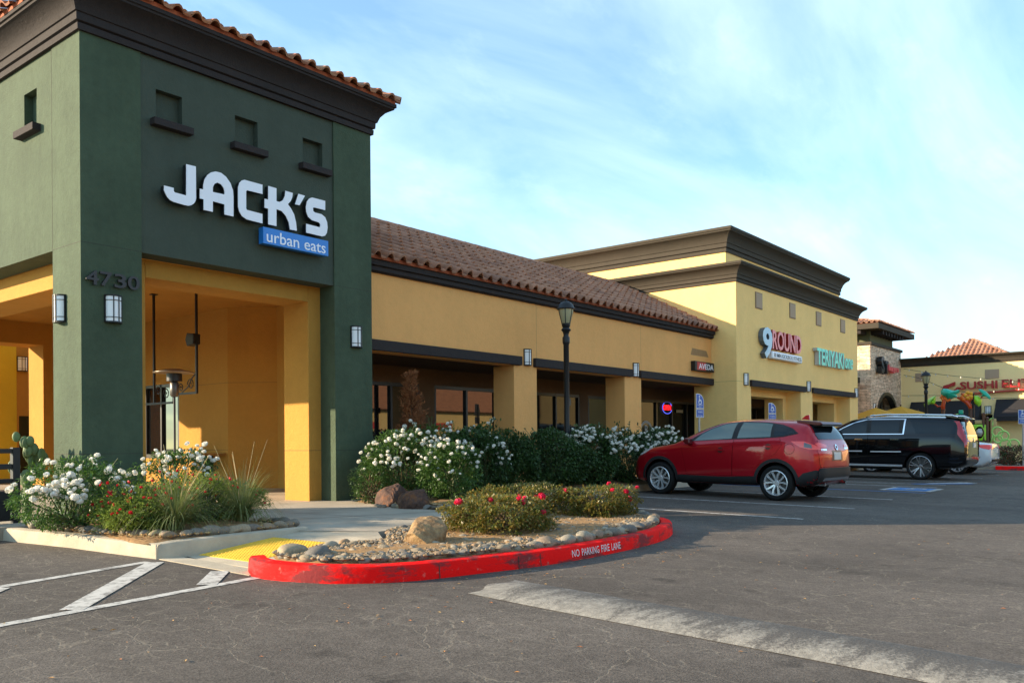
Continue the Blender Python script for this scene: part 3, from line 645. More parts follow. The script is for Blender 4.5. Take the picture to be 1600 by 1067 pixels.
# shop fronts behind the arcade
SY = 14.2
M_SHOP = stucco('brown_shop_wall', (0.12, 0.066, 0.032), .08)
w = MB(); X = 11.78
wins = [(12.55, 14.3), (14.8, 17.1), (18.55, 20.85), (21.3, 22.5), (23.2, 28.6), (31.2, 34.6)]
for a, b in wins:
    w.box(X, a, SY, SY+.3, FL-.3, 3.05); X = b
w.box(X, 40, SY, SY+.3, FL-.3, 3.05)
for a, b in wins: w.box(a, b, SY, SY+.3, 2.68, 3.05)
w.build('shop_wall', M_SHOP, arc, world=True)
for k, (a, b) in enumerate(wins):
    f = MB(); f.box(a, b, SY+.06, SY+.10, FL, 2.68); wo = f.build('shop_window', M_GLASSD if k in (0, 1, 3) else M_GLASSK, arc, world=True)
    fr = MB(); nm = max(1, int(round((b-a)/1.15)))
    for i in range(nm+1):
        x = a+(b-a)*i/nm; x = min(max(x, a+.03), b-.03); fr.box(x-.03, x+.03, SY+.005, SY+.058, FL, 2.68)
    for i in range(nm): 
        x0, x1 = a+(b-a)*i/nm+.031, a+(b-a)*(i+1)/nm-.031
        fr.box(x0, x1, SY+.007, SY+.057, 2.60, 2.679); fr.box(x0, x1, SY+.007, SY+.057, FL, FL+.12)
    fr.build('frame', M_FRAME, wo).location = (-arc.location.x, -arc.location.y, -arc.location.z)
w = MB(); w.box(12.4, 40, 18.5, 18.6, FL, 3.05); w.build('shop_back_wall', M_DARK, arc, world=True)

# --- yellow block with double cornice
YX0, YX1, YY0, YY1 = 25.30, 37.20, 11.36, 30.0
yb = thing('yellow_block', 'tall yellow shop block with two stepped dark cornices', 'building', (31, 18, FL))
w = MB()
op = [(26.37, 30.70), (31.89, 36.18)]
wall(w, 'y', YY0, YY0+.54, YX0, YX1, FL-.3, 6.30, [(a, b, FL-.3, 3.04, True) for a, b in op])
wall(w, 'x', YX0, YX0+.5, YY0+.54, 12.8, FL-.3, 6.30); wall(w, 'x', YX0, YX0+.5, 12.8, YY1, 3.05, 6.30)
w.box(YX1-.4, YX1, YY0+.54, YY1, FL-.3, 6.3); w.box(YX0+.5, YX1-.4, YY1-.4, YY1, FL, 6.3)
w.build('wall', M_YEL, yb, world=True)
w = MB(); cornice(w, YX0, YX1, YY0, YY1, 6.245); w.build('lower_cornice', M_TRIM2, yb, world=True, smooth=True, autosm=28)
w = MB(); w.box(YX0, YX1, YY0, YY1, 6.7, 6.80); w.build('roof', M_DARK, yb, world=True)
w = MB(); w.box(25.97, 36.95, 12.0, YY1-.6, 6.802, 7.5); w.build('upper_wall', M_YEL, yb, world=True)
w = MB(); cornice(w, 25.97, 36.95, 12.0, YY1-.6, 7.36, [(d*1.05, h*1.3) for d, h in CORN]); w.build('upper_cornice', M_TRIM2, yb, world=True, smooth=True, autosm=28)
w = MB(); w.box(25.97, 36.95, 12.0, YY1-.6, 7.95, 8.05); w.build('upper_roof', M_DARK, yb, world=True)
for a, b in ((26.28, 31.07), (31.81, 36.70)):
    s_ = MB(); s_.box(a, b, YY0-.085, YY0+.2, 3.043, 3.245); s_.build('beam', M_TRIM, yb, world=True, bevel=.012)
w = MB()
for (a, b) in op:
    w.box(a-.2, a+.28, YY0+.54, YY0+1.24, FL-.3, 3.2); w.box(b-.28, b+.3, YY0+.54, YY0+1.24, FL-.3, 3.2); w.box(a+.28, b-.28, YY0+.54, YY0+1.24, 2.80, 3.2)
w.build('inner_frame', M_YEL, yb, world=True, bevel=.012)
for x in (26.79, 29.72, 32.35, 35.10):
    s_ = MB(); s_.box(x, x+.50, YY0-.03, YY0+.02, 5.62, 6.09); v = s_.build('vent', mat('pink_vent', (0.42, 0.29, 0.19), .8), yb, world=True)
    s_ = MB(); s_.box(x-.03, x+.53, YY0-.018, YY0+.015, 5.59, 6.12); s_.build('frame', mat('vent_frame', (0.30, 0.20, 0.12), .8), v).location = (-31, -18, -FL)
for q_ in ((YX0-.0015, YX0, YY0, 12.2, 3.16, 3.168), (YX0, 26.28, YY0-.0015, YY0, 3.16, 3.168), (YX0-.0015, YX0, 14.6, 14.606, 4.6, 6.2)): w = MB(); w.box(*q_); w.build('score_line', mat('yellow_score', (0.36, 0.26, 0.09), .9), yb, world=True)

# --- stone tower
M_STONE = None
def stone_mat():
    m = mat('ledge_stone', (0.4, 0.3, 0.2), .9, spec=.15); n, l = m.node_tree.nodes, m.node_tree.links; b = n['Principled BSDF']; t = N(n, 'ShaderNodeTexCoord')
    sx = N(n, 'ShaderNodeSeparateXYZ'); l.new(t.outputs['Object'], sx.inputs[0])
    ad = N(n, 'ShaderNodeMath', operation='ADD'); l.new(sx.outputs[0], ad.inputs[0]); l.new(sx.outputs[1], ad.inputs[1])
    cb_ = N(n, 'ShaderNodeCombineXYZ'); l.new(ad.outputs[0], cb_.inputs[0]); l.new(sx.outputs[2], cb_.inputs[1])
    br = N(n, 'ShaderNodeTexBrick'); br.offset = .37; br.inputs['Scale'].default_value = 1.0; br.inputs['Brick Width'].default_value = .50; br.inputs['Row Height'].default_value = .075; br.inputs['Mortar Size'].default_value = .007
    br.inputs['Color1'].default_value = (0.86, 0.66, 0.48, 1); br.inputs['Color2'].default_value = (0.60, 0.42, 0.29, 1); br.inputs['Mortar'].default_value = (0.24, 0.17, 0.12, 1)
    l.new(cb_.outputs[0], br.inputs['Vector'])
    a = N(n, 'ShaderNodeTexNoise'); a.inputs['Scale'].default_value = 5; a.inputs['Detail'].default_value = 5; l.new(t.outputs['Object'], a.inputs['Vector'])
    r = N(n, 'ShaderNodeMapRange'); r.inputs[1].default_value = .3; r.inputs[2].default_value = .7; r.inputs[3].default_value = .65; r.inputs[4].default_value = 1.4; l.new(a.outputs[0], r.inputs[0])
    h = N(n, 'ShaderNodeHueSaturation'); l.new(br.outputs[0], h.inputs['Color']); l.new(r.outputs[0], h.inputs['Value']); l.new(h.outputs[0], b.inputs['Base Color'])
    k = N(n, 'ShaderNodeBump'); k.inputs['Strength'].default_value = .9; k.inputs['Distance'].default_value = .03; l.new(br.outputs['Fac'], k.inputs['Height']); k.invert = True; l.new(k.outputs[0], b.inputs['Normal'])
    return m
SX0, SX1, SYY = 44.6, 50.095, 13.0
stt = thing('stone_tower', 'square tower faced in ledge stone with an arched doorway and hipped tile roof', 'building', (47.3, 16, .3))
w = MB(); ax0, ax1, azs, azt = 45.6, 49.3, 2.55, 3.78
w.box(SX0, ax0, SYY, SYY+.6, 0, 6.02); w.box(ax1, SX1, SYY, SYY+.6, 0, 6.02)
n_ = 14; arcp = [(ax0+(ax1-ax0)*(0.5-0.5*math.cos(PI*i/n_)), azs+(azt-azs)*math.sin(PI*i/n_)) for i in range(n_+1)]
for i in range(n_):
    (xa, za), (xb, zb) = arcp[i], arcp[i+1]; w.prism([(xa, za), (xb, zb), (xb, 6.02), (xa, 6.02)], lambda x, z: (x, SYY, z), lambda x, z: (x, SYY+.6, z))
w.box(SX0, SX0+.6, SYY+.6, 19, 0, 6.02); w.box(SX1-.6, SX1, SYY+.6, 19, 0, 6.02)
w.build('wall', stone_mat(), stt, world=True)
w = MB(); w.box(SX0-.08, SX1+.08, SYY-.08, 19, 6.02, 6.16); w.build('cap_band', M_TRIM2, stt, world=True)
w = MB(); w.box(44.95, 48.9, SYY+.1, 18.6, 6.16, 6.745); w.build('neck', stucco('olive_stucco', (0.115, 0.115, 0.06)), stt, world=True)
w = MB(); ex0, ex1, eyy = 44.0, 50.6, 12.42; w.box(ex0, ex1, eyy, 19.2, 6.74, 7.0); w.build('fascia', M_TRIM2, stt, world=True)
w = MB()
for i in range(8): x = 45.1+i*.5; w = MB(); w.box(x, x+.16, eyy+.1, SYY+.1, 6.54, 6.738); w.build('rafter_tail', M_TRIM, stt, world=True)
for i in range(8): y = 13.3+i*.6; w = MB(); w.box(ex0+.1, 44.95, y, y+.16, 6.54, 6.738); w.build('rafter_tail', M_TRIM, stt, world=True)
t_ = MB(); wd = ex1-ex0; sl3 = .26; L3 = math.hypot(1, sl3); tiles(t_, (ex0, eyy, 7.02), (1, 0, 0), (0, 1/L3, sl3/L3), 27, wd/27, 8, hipclip(wd)); wd2 = 19.2-eyy; tiles(t_, (ex0, 19.2, 7.02), (0, -1, 0), (1/L3, 0, sl3/L3), 27, wd2/27, 8, hipclip(wd2)); t_.build('roof_tiles', M_TILE3, stt, world=True)
w = MB(); w.add([(ex0, eyy, 7.005), (ex1, eyy, 7.005), (ex1, 19.2, 7.005), (ex0, 19.2, 7.005), (47.3, 15.72, 7.85), (47.3, 15.9, 7.85)], [(0, 1, 4), (1, 2, 5, 4), (2, 3, 5), (3, 0, 4, 5)]); w.build('roof_deck', M_CLAYRED, stt, world=True)
w = MB(); 
for i in range(n_):
    (xa, za), (xb, zb) = arcp[i], arcp[i+1]; c_ = (47.45, 2.2); f_ = lambda p: (c_[0]+(p[0]-c_[0])*1.0, c_[1]+(p[1]-c_[1])*1.0)
    xa2, za2, xb2, zb2 = c_[0]+(xa-c_[0])*.88, azs+(za-azs)*.86, c_[0]+(xb-c_[0])*.88, azs+(zb-azs)*.86
    w.prism([(xa, za), (xb, zb), (xb2, zb2), (xa2, za2)], lambda x, z: (x, SYY-.03, z), lambda x, z: (x, SYY+.25, z))
w.box(46.85, 47.0, SYY+.12, SYY+.3, .2, 3.55); w.build('arch_frame', M_FRAME, stt, world=True)
w = MB(); w.box(SX0+.6, SX1-.6, SYY+2.2, SYY+2.3, 0, 6); w.build('doorway_back_wall', stucco('doorway_brown', (0.11, 0.065, 0.035)), stt, world=True)
# low link wall between the yellow block and the stone tower
lk = thing('link_wall', 'low tan link wall between the yellow block and the stone tower', 'wall', (41, 14, .3))
w = MB(); w.box(37.22, 44.55, 13.6, 14.0, 0, 4.15); w.build('wall', M_TAN, lk, world=True); w = MB(); w.box(37.22, 44.57, 13.5, 14.05, 4.15, 4.42); w.build('coping', M_TRIM2, lk, world=True)

# --- restaurant across the end of the lot
QX = 50.1
su = thing('end_restaurant', 'long yellow restaurant with black awnings across the end of the lot', 'building', (54, 0, .15))
w = MB(); wall(w, 'x', QX, QX+.4, -9, 12.98, -.3, 5.3, [(y-.75-2.2, y-.75+2.2, -.3, 2.55, True) for y in (10.8+.75, 5.7)])
w.box(QX+.4, QX+18, 12.6, 12.98, 0, 5.3); w.build('wall', stucco('sky_lit_yellow_stucco', (0.97, 0.72, 0.34), .05), su, world=True)  # yellow stucco paled so its colour carries the sunward sky light
w = MB(); cornice(w, QX, QX+18, -9, 12.98, 5.22, [(d, h*.8) for d, h in CORN]); w.build('cornice', M_TRIM2, su, world=True, smooth=True, autosm=28)
w = MB(); w.box(QX, QX+18, -9, 12.98, 5.5, 5.6); w.build('roof', M_DARK, su, world=True)
w = MB(); w.box(QX+1.8, QX+1.9, -9, 12.6, -.2, 5); w.box(QX+.4, QX+18, -9, -8.7, -.2, 5); w.build('interior', M_DARK, su, world=True)
M_AWN = mat('black_awning', (0.014, 0.013, 0.015), .8)
for y0, y1 in ((9.1, 12.5), (3.6, 8.42)):
    a_ = MB(); a_.prism([(QX-.001, 3.32), (QX-.85, 2.42), (QX-.85, 2.2), (QX-.001, 2.2)], lambda x, z, y=y0: (x, y, z), lambda x, z, y=y1: (x, y, z)); a_.build('awning', M_AWN, su, world=True)
for y in (11.95, 8.6):
    s_ = MB(); s_.box(QX-.03, QX+.01, y-.3, y+.3, 4.62, 5.0) if False else s_.box(QX-.03, QX+.01, y-.32, y+.32, 4.4, 4.86); s_.build('vent', mat('pink_vent', (0.42, 0.29, 0.19)), su, world=True)
p_ = MB(); ap = at_x(1520, 531, 56.5); pc = (56.5, ap.y); hb_ = 3.3; pz = ap.z-1.75; apz = ap.z; slp = (apz-pz)/hb_; LL = math.hypot(1, slp)
cl_ = lambda a, s: s/LL < min(a, 2*hb_-a)+.05
tiles(p_, (pc[0]-hb_, pc[1]+hb_, pz), (0, -1, 0), (1/LL, 0, slp/LL), 28, 2*hb_/28, 10, cl_); tiles(p_, (pc[0]-hb_, pc[1]-hb_, pz), (1, 0, 0), (0, 1/LL, slp/LL), 28, 2*hb_/28, 10, cl_)
p_.build('pyramid_roof_tiles', M_TILE3, su, world=True)
w = MB(); w.add([(pc[0]-hb_, pc[1]-hb_, pz), (pc[0]+hb_, pc[1]-hb_, pz), (pc[0]+hb_, pc[1]+hb_, pz), (pc[0]-hb_, pc[1]+hb_, pz), (pc[0], pc[1], apz)], [(0, 1, 4), (1, 2, 4), (2, 3, 4), (3, 0, 4)]); w.box(pc[0]-hb_+.3, pc[0]+hb_-.3, pc[1]-hb_+.3, pc[1]+hb_-.3, 5.6, pz+.05); w.build('pyramid_roof_deck', M_CLAYRED, su, world=True)

# --- the shops across the lot, which the glass and the paint mirror
opb = thing('opposite_shops', 'yellow shop row with an orange tile roof mirrored in the arcade windows', 'building', (30, -40, 0))
w = MB(); w.box(-30, 260, -46, -38, -1.2, 4.9); w.build('wall', stucco('buff_stucco', (0.50, 0.36, 0.15)), opb, world=True)
w = MB(); w.add([(-31, -37.2, 4.9), (261, -37.2, 4.9), (261, -42, 7.9), (-31, -42, 7.9), (-31, -46.8, 4.9), (261, -46.8, 4.9)], [(0, 1, 2, 3), (3, 2, 5, 4)])
w.build('roof', mat('far_clay_roof', (0.30, 0.12, 0.05), .9, noise=(2.5, .3, 6)), opb, world=True)
w = MB()
for x in range(-26, 250, 7): w.box(x, x+3.8, -37.995, -37.9, -1.0, 1.7)
w.build('shop_window', M_GLASSD, opb, world=True)
w = MB()
for x in (22, 33, 47, 58, 69, 80, 92): w.box(x, x+3.0, -37.97, -37.9, 2.9, 3.6)
w.build('sign_panel', mat('far_red_sign', (0.4, 0.03, 0.02)), opb, world=True)

# ------------------------------------------------------------------ signs
LET = {
'J': [(6.891, 5.395), (7.043, 5.397), (7.044, 4.933), (7.032, 4.886), (7.006, 4.845), (6.966, 4.813), (6.918, 4.795), (6.854, 4.793), (6.684, 4.803), (6.632, 4.819), (6.59, 4.855), (6.56, 4.903), (6.543, 4.942), (6.544, 5.006), (6.692, 5.004), (6.691, 4.959), (6.706, 4.943), (6.887, 4.937)],
'C': [(8.194, 5.39), (8.193, 5.244), (7.913, 5.242), (7.896, 5.221), (7.894, 4.959), (7.906, 4.937), (8.19, 4.93), (8.189, 4.782), (7.904, 4.789), (7.82, 4.823), (7.77, 4.89), (7.752, 4.959), (7.754, 5.248), (7.779, 5.325), (7.817, 5.369), (7.866, 5.393)],
'K': [(8.303, 5.397), (8.457, 5.393), (8.455, 5.188), (8.518, 5.188), (8.578, 5.229), (8.619, 5.304), (8.63, 5.392), (8.774, 5.388), (8.762, 5.313), (8.73, 5.246), (8.676, 5.186), (8.736, 5.13), (8.797, 5.043), (8.834, 4.917), (8.849, 4.787), (8.715, 4.784), (8.689, 4.9), (8.637, 4.985), (8.558, 5.05), (8.454, 5.062), (8.452, 4.789), (8.298, 4.788), (8.3, 5.034), (8.231, 5.037), (8.233, 5.179), (8.301, 5.179)],
"'": [(8.887, 5.4), (9.016, 5.396), (8.907, 5.217), (8.818, 5.214)],
'S': [(9.436, 5.4), (9.435, 5.244), (9.195, 5.243), (9.178, 5.224), (9.184, 5.177), (9.217, 5.163), (9.359, 5.16), (9.433, 5.125), (9.473, 5.052), (9.484, 4.962), (9.466, 4.867), (9.428, 4.814), (9.37, 4.79), (9.038, 4.793), (9.039, 4.939), (9.311, 4.934), (9.331, 4.954), (9.329, 4.99), (9.301, 5.012), (9.16, 5.021), (9.082, 5.06), (9.044, 5.137), (9.036, 5.214), (9.057, 5.309), (9.102, 5.368), (9.163, 5.399)],
# the A as one outline: round the outside, in through a slit at the crossbar's left, round the bowl
'A': [(7.166, 4.786), (7.167, 4.943), (7.105, 4.942), (7.106, 5.087), (7.162, 5.087), (7.163, 5.156), (7.186, 5.246), (7.231, 5.317), (7.292, 5.37), (7.367, 5.402), (7.459, 5.404), (7.547, 5.363), (7.621, 5.285), (7.663, 5.186), (7.672, 5.088), (7.669, 4.787), (7.514, 4.787), (7.516, 4.939), (7.4175, 4.943), (7.4175, 5.088), (7.517, 5.088), (7.517, 5.137), (7.504, 5.184), (7.463, 5.23), (7.401, 5.244), (7.348, 5.212), (7.32, 5.155), (7.319, 5.085), (7.4165, 5.086), (7.4165, 4.943), (7.318, 4.947), (7.317, 4.786)]}
sign = thing('restaurant_sign', 'white block letters JACK\'S with a blue urban eats panel on the green tower', 'sign', (8.0, 11.7, 5.0))
M_RET = mat('sign_return_black', (0.012, 0.012, 0.014), .4)
yf, yb_ = 11.555, 11.655
for ch in "JACK'S":
    m = MB(); p = LET[ch]; m.prism(p, lambda x, z: (x, yf, z), lambda x, z: (x, yf+.012, z))
    lo = m.build('letter', M_SIGNW, sign, world=True)
    m = MB(); m.prism(p, lambda x, z: (x, yf+.0125, z), lambda x, z: (x, yb_, z)); m.build('return', M_RET, lo, world=False).location = (-8.0, -11.7, -5.0)
m = MB(); m.box(8.195, 9.485, yf-.01, yf+.11, 4.475, 4.73); pnl = m.build('panel', mat('sign_blue', (0.02, 0.20, 0.62), .35), sign, world=True)
m = MB(); text_fit(m, 'urban eats', 1.17, 0.185, lambda x, y, z: (8.255+x, yf-.012-z, 4.505+y), .006, .004); t_ = m.build('lettering', M_SIGNW, pnl, normals=False); t_.location = (-8.0, -11.7, -5.0)

num = thing('house_number', 'dark bronze house number 4730 above the lamp on the tower corner', 'house number', (5.85, 11.7, 3.5))
M_BRZ = mat('dark_bronze', (0.022, 0.017, 0.017), .45)
for ch, x in zip('4730', (5.475, 5.665, 5.86, 6.05)):
    m = MB(); text_fit(m, ch, .172, .195, lambda a, b, c, q=x: (q+a, 11.66-c, 3.475+b), .03, .014); m.build('digit', M_BRZ, num, world=True, normals=False)

sg = thing('shop_sign', 'small red and black sign reading AVEDA at the end of the tan arcade', 'sign', (24.6, 12.2, 3.55))
m = MB(); m.box(23.90, 25.18, 12.05, 12.2, 3.45, 3.74); m.build('cabinet', M_BLACK, sg, world=True, bevel=.01)
m = MB(); m.box(24.02, 24.60, 12.042, 12.05, 3.475, 3.715); m.build('panel', mat('sign_red', (0.55, 0.02, 0.02), .4), sg, world=True)
m = MB(); text_fit(m, 'AVEDA', .98, .165, lambda x, y, z: (24.12+x, 12.038-z, 3.51+y), .006, .008); m.build('lettering', M_SIGNW, sg, world=True, normals=False)

def sgn_y(px, py, y): p = at_y(px, py, y); return p.x, p.z
s9 = thing('fitness_sign', 'red and grey channel letter sign reading 9ROUND on the yellow block', 'sign', (28.7, 11.36, 4.5))
M_R9 = mat('red_acrylic', (0.85, 0.14, 0.15), .35); M_R9d = mat('dark_red_return', (0.30, 0.012, 0.012), .4); M_G9 = mat('grey_acrylic', (0.42, 0.58, 0.70), .35); M_G9d = mat('grey_return', (0.12, 0.14, 0.16), .5)
yF = 11.19
m = MB(); text_fit(m, '9', .78, 1.02, lambda x, y, z: (26.95+x, yF-.005-z, 3.99+y), .012, .03); m.build('letter', M_G9, s9, world=True, normals=False)
m = MB(); text_fit(m, '9', .78, 1.02, lambda x, y, z: (26.95+x, yF+.08-z, 3.99+y), .15, .03); m.build('return', M_G9d, s9, world=True, normals=False)
m = MB(); text_fit(m, 'ROUND', 2.6, .64, lambda x, y, z: (27.75+x, yF-.005-z, 4.335+y), .012, .02); m.build('lettering', M_R9, s9, world=True, normals=False)
m = MB(); text_fit(m, 'ROUND', 2.6, .64, lambda x, y, z: (27.75+x, yF+.08-z, 4.335+y), .15, .02); m.build('return', M_R9d, s9, world=True, normals=False)
m = MB(); m.box(27.70, 30.40, yF-.02, yF+.15, 4.02, 4.27); q = m.build('panel', M_SIGNW, s9, world=True, bevel=.04)
m = MB(); text_fit(m, '30 MIN KICKBOX FITNESS', 2.5, .13, lambda x, y, z: (27.8+x, yF-.024-z, 4.08+y), .004, .004); t_ = m.build('lettering', M_G9d, q, normals=False); t_.location = (-28.7, -11.36, -4.5)
stk = thing('teriyaki_sign', 'teal channel letter sign reading TERIYAKI one on the yellow block', 'sign', (34, 11.36, 4.4))
M_TEAL = mat('teal_acrylic', (0.13, 0.78, 0.58), .35); M_TEALr = mat('white_return', (0.52, 0.50, 0.48), .5)
m = MB(); text_fit(m, 'TERIYAKI', 3.0, .62, lambda x, y, z: (31.95+x, yF-.005-z, 4.10+y), .012, .02, spacing=1.0); m.build('lettering', M_TEAL, stk, world=True, normals=False)
m = MB(); text_fit(m, 'TERIYAKI', 3.0, .62, lambda x, y, z: (31.95+x, yF+.08-z, 4.10+y), .15, .022); m.build('return', M_TEALr, stk, world=True, normals=False)
m = MB(); text_fit(m, 'one', .95, .42, lambda x, y, z: (35.1+x, yF-.005-z, 4.14+y), .012, .02, shear=.25); m.build('small_lettering', M_TEAL, stk, world=True, normals=False)
m = MB(); text_fit(m, 'one', .95, .42, lambda x, y, z: (35.1+x, yF+.08-z, 4.14+y), .15, .022, shear=.25); m.build('small_return', M_TEALr, stk, world=True, normals=False)
ss = thing('stone_tower_sign', 'black and red letters mounted on the ledge stone tower', 'sign', (47.5, 13, 4.8))
def on_st(px, py): p = at_y(px, py, 12.85); return p
a_, b_ = on_st(1372.5, 566.5), on_st(1377, 584)
m = MB(); text_fit(m, 'S', .52, .86, lambda x, y, z: (a_.x+x, 12.82-z, b_.z+y), .25, .04); a2, b2 = on_st(1379, 572), on_st(1384, 585); text_fit(m, 'T', .52, .66, lambda x, y, z: (a2.x+x, 12.82-z, b2.z+y), .25, .04); m.build('letter', M_RET, ss, world=True, normals=False)
a3, b3 = on_st(1384.5, 577), on_st(1400, 586)
m = MB(); text_fit(m, 'burgers', b3.x-a3.x, .40, lambda x, y, z: (a3.x+x, 12.80-z, b3.z+y+.03), .22, .03); m.build('lettering', M_R9, ss, world=True, normals=False)
sh = thing('sushi_sign', 'red letters SUSHI ELITE with a red underline on the end restaurant', 'sign', (50.1, 7.5, 4))
M_SUR = mat('sushi_red', (0.42, 0.012, 0.012), .45)
m = MB(); text_fit(m, 'SUSHI', 1.72, .40, lambda x, y, z: (49.93-z, 10.06-x, 3.88+y), .16, .012); m.build('lettering', M_SUR, sh, world=True, normals=False); m = MB(); text_fit(m, 'ELITE', 1.62, .40, lambda x, y, z: (49.93-z, 8.13-x, 3.90+y), .16, .012); m.build('lettering', M_SUR, sh, world=True, normals=False)
m = MB(); m.prism([(10.0, 3.62), (9.2, 3.62), (7.2, 3.72), (6.2, 3.74), (6.2, 3.80), (7.2, 3.79), (9.2, 3.69), (10.0, 3.69)], lambda y, z: (49.86, y, z), lambda y, z: (50.09, y, z)); m.build('underline', M_SUR, sh, world=True)
m = MB(); m.prism([(10.92, 3.86), (10.84, 4.12), (10.55, 4.2), (10.3, 4.3), (10.32, 4.12), (10.6, 4.02), (10.82, 3.84)], lambda y, z: (49.86, y, z), lambda y, z: (50.09, y, z)); m.prism([(10.5, 3.72), (10.2, 4.0), (10.1, 4.02), (10.1, 3.92), (10.42, 3.66)], lambda y, z: (49.86, y, z), lambda y, z: (50.09, y, z)); m.build('emblem', M_SUR, sh, world=True)

# blue accessible parking signs
M_SBL = mat('sign_blue_enamel', (0.025, 0.10, 0.42), .35); M_GALV = mat('galvanised', (0.42, 0.43, 0.44), .4, metal=.6)
def ppole(x, y, z0, rz, label, zt, zb):
    t = thing('parking_sign', label, 'parking sign', (x, y, z0), rz, 'blue accessible parking signs')
    m = MB(); m.tube([(0, 0.02, 0), (0, 0.02, zt-z0)], .026, 8); m.build('post', M_GALV, t)
    h0, h1 = zb-z0, zt-z0; hm = h0+(h1-h0)*.36
    def rnd(x0, x1, z0_, z1_, big):
        if big: return [(x0, z0_), (x1, z0_), (x1, z1_-.16), (x1-.03, z1_-.09), (x1-.09, z1_-.035), (x1-.17, z1_), (x0, z1_)]
        return [(x0, z0_), (x1, z0_), (x1, z1_), (x0, z1_)]
    for k, (z0_, z1_, big) in enumerate(((hm+.012, h1, True), (h0, hm-.006, False))):
        m = MB(); m.prism(rnd(-.155, .155, z0_, z1_, big), lambda a, b: (a, -.012, b), lambda a, b: (a, -.006, b)); pl = m.build('sign_plate', M_WHITEP, t)
        m = MB(); m.prism(rnd(-.142, .142, z0_+.013, z1_-.013, big), lambda a, b: (a, -.0145, b), lambda a, b: (a, -.011, b)); m.build('blue_face', M_SBL, pl)
        m = MB()
        if big:
            cz = z0_+(z1_-z0_)*.52
            m.lathe([(.052, 0), (.068, 0)], (0.0, -.0165, cz-.03), 16, 'y'); m.box(-.035, -.012, -.0168, -.0155, cz-.03, cz+.085); m.box(-.03, .05, -.0168, -.0155, cz-.005, cz+.02); m.box(.04, .06, -.0168, -.0155, cz-.085, cz+.0); m.lathe([(0, 0), (.022, 0)], (-.024, -.0165, cz+.115), 10, 'y')
            text_fit(m, 'PARKING', .2, .03, lambda a, b, c: (a-.1, -.0165, z0_+.075+b)); text_fit(m, 'ONLY', .12, .03, lambda a, b, c: (a-.06, -.0165, z0_+.03+b))
        else:
            text_fit(m, 'VAN', .18, .055, lambda a, b, c: (a-.09, -.0165, z1_-.10+b)); text_fit(m, 'ACCESSIBLE', .22, .03, lambda a, b, c: (a-.11, -.0165, z0_+.03+b))
        m.build('lettering', M_WHITEP, pl, normals=False)
    return t
ppole(20.85, 10.4, .35, R_(-12), 'blue accessible parking sign in front of the tan arcade end', 2.55, 1.93)
ppole(25.7, 10.4, .35, R_(-22), 'blue accessible parking sign in front of the yellow block opening', 2.46, 1.94)
ppole(38.7, 5.6, .22, R_(-75), 'blue accessible parking sign at the far right lot end', 2.42, 1.88)

# ------------------------------------------------------------------ wall lamps
def wall_lamp(label, loc, rz, w=.23, h=.38, d=.10, group='half round wall lamps with white glass'):
    t = thing('wall_lamp', label, 'wall lamp', loc, rz, group)
    def ell(r, k, n=12): return [(-w/2*r*math.cos(PI*i/n), -d*k*math.sin(PI*i/n)-.012) for i in range(n+1)]
    m = MB(); rows = [[(x, y, z) for x, y in ell(.92, .9)] for z in (-h/2+.02, h/2-.02)]; m.grid(rows); m.build('shade', M_WHITEGL, t, smooth=True)
    m = MB(); m.box(-w/2, w/2, -.014, 0, -h/2, h/2)
    for z0, z1 in ((-h/2, -h/2+.02), (h/2-.02, h/2), (-h/2+.07, -h/2+.078), (h/2-.078, h/2-.07)):
        p = ell(1.0, 1.0); m.prism(p, lambda x, y, z=z0: (x, y, z), lambda x, y, z=z1: (x, y, z))
    for x in (-w*.16, w*.16): y = -.012-d*math.sqrt(1-(x/(w/2))**2); m.box(x-.0045, x+.0045, y-.004, y+.02, -h/2, h/2)
    for s in (-1, 1): m.box(s*w/2-.006, s*w/2+.006, -.026, 0, -h/2, h/2)
    m.build('frame', M_BLACK, t); return t
wall_lamp('white glass wall lamp under the 4730 number on the tower front', (5.86, 11.7, 3.18), 0)
wall_lamp('white glass wall lamp on the sunlit left face of the tower corner', (5.43, 12.25, 3.19), -PI/2)
wall_lamp('white glass wall lamp on the tower right pier beside the arcade', (10.21, 11.7, 3.19), 0)
wall_lamp('white glass wall lamp on the first tan arcade pier from the tower', (15.78, 12.2, 3.265), 0)
wall_lamp('white glass wall lamp on the second tan arcade pier near the street lamp', (20.61, 12.2, 3.265), 0)
wall_lamp('white glass wall lamp on the left pier of the yellow block', (25.93, 11.36, 3.245), 0)
wall_lamp('white glass wall lamp on the middle pier of the yellow block', (31.42, 11.36, 3.265), 0)
wall_lamp('white glass wall lamp on the right end of the yellow block', (36.9, 11.36, 3.255), 0)
wall_lamp('small wall lamp on the ochre rear wall seen through the porch', (10.02, 25.0, 3.55), 0, .26, .4)
wall_lamp('tall wall lamp left of the stone tower arch', (45.1, 13.0, 2.75), 0, .22, .75)
wall_lamp('tall wall lamp right of the stone tower arch', (49.75, 13.0, 2.65), 0, .22, .75)
wall_lamp('small wall lamp on the end restaurant beside the stone tower', (50.1, 12.78, 2.8), -PI/2, .3, .34)
wall_lamp('small wall lamp on the end restaurant between the two awnings', (50.1, 8.8, 2.8), -PI/2, .3, .4)

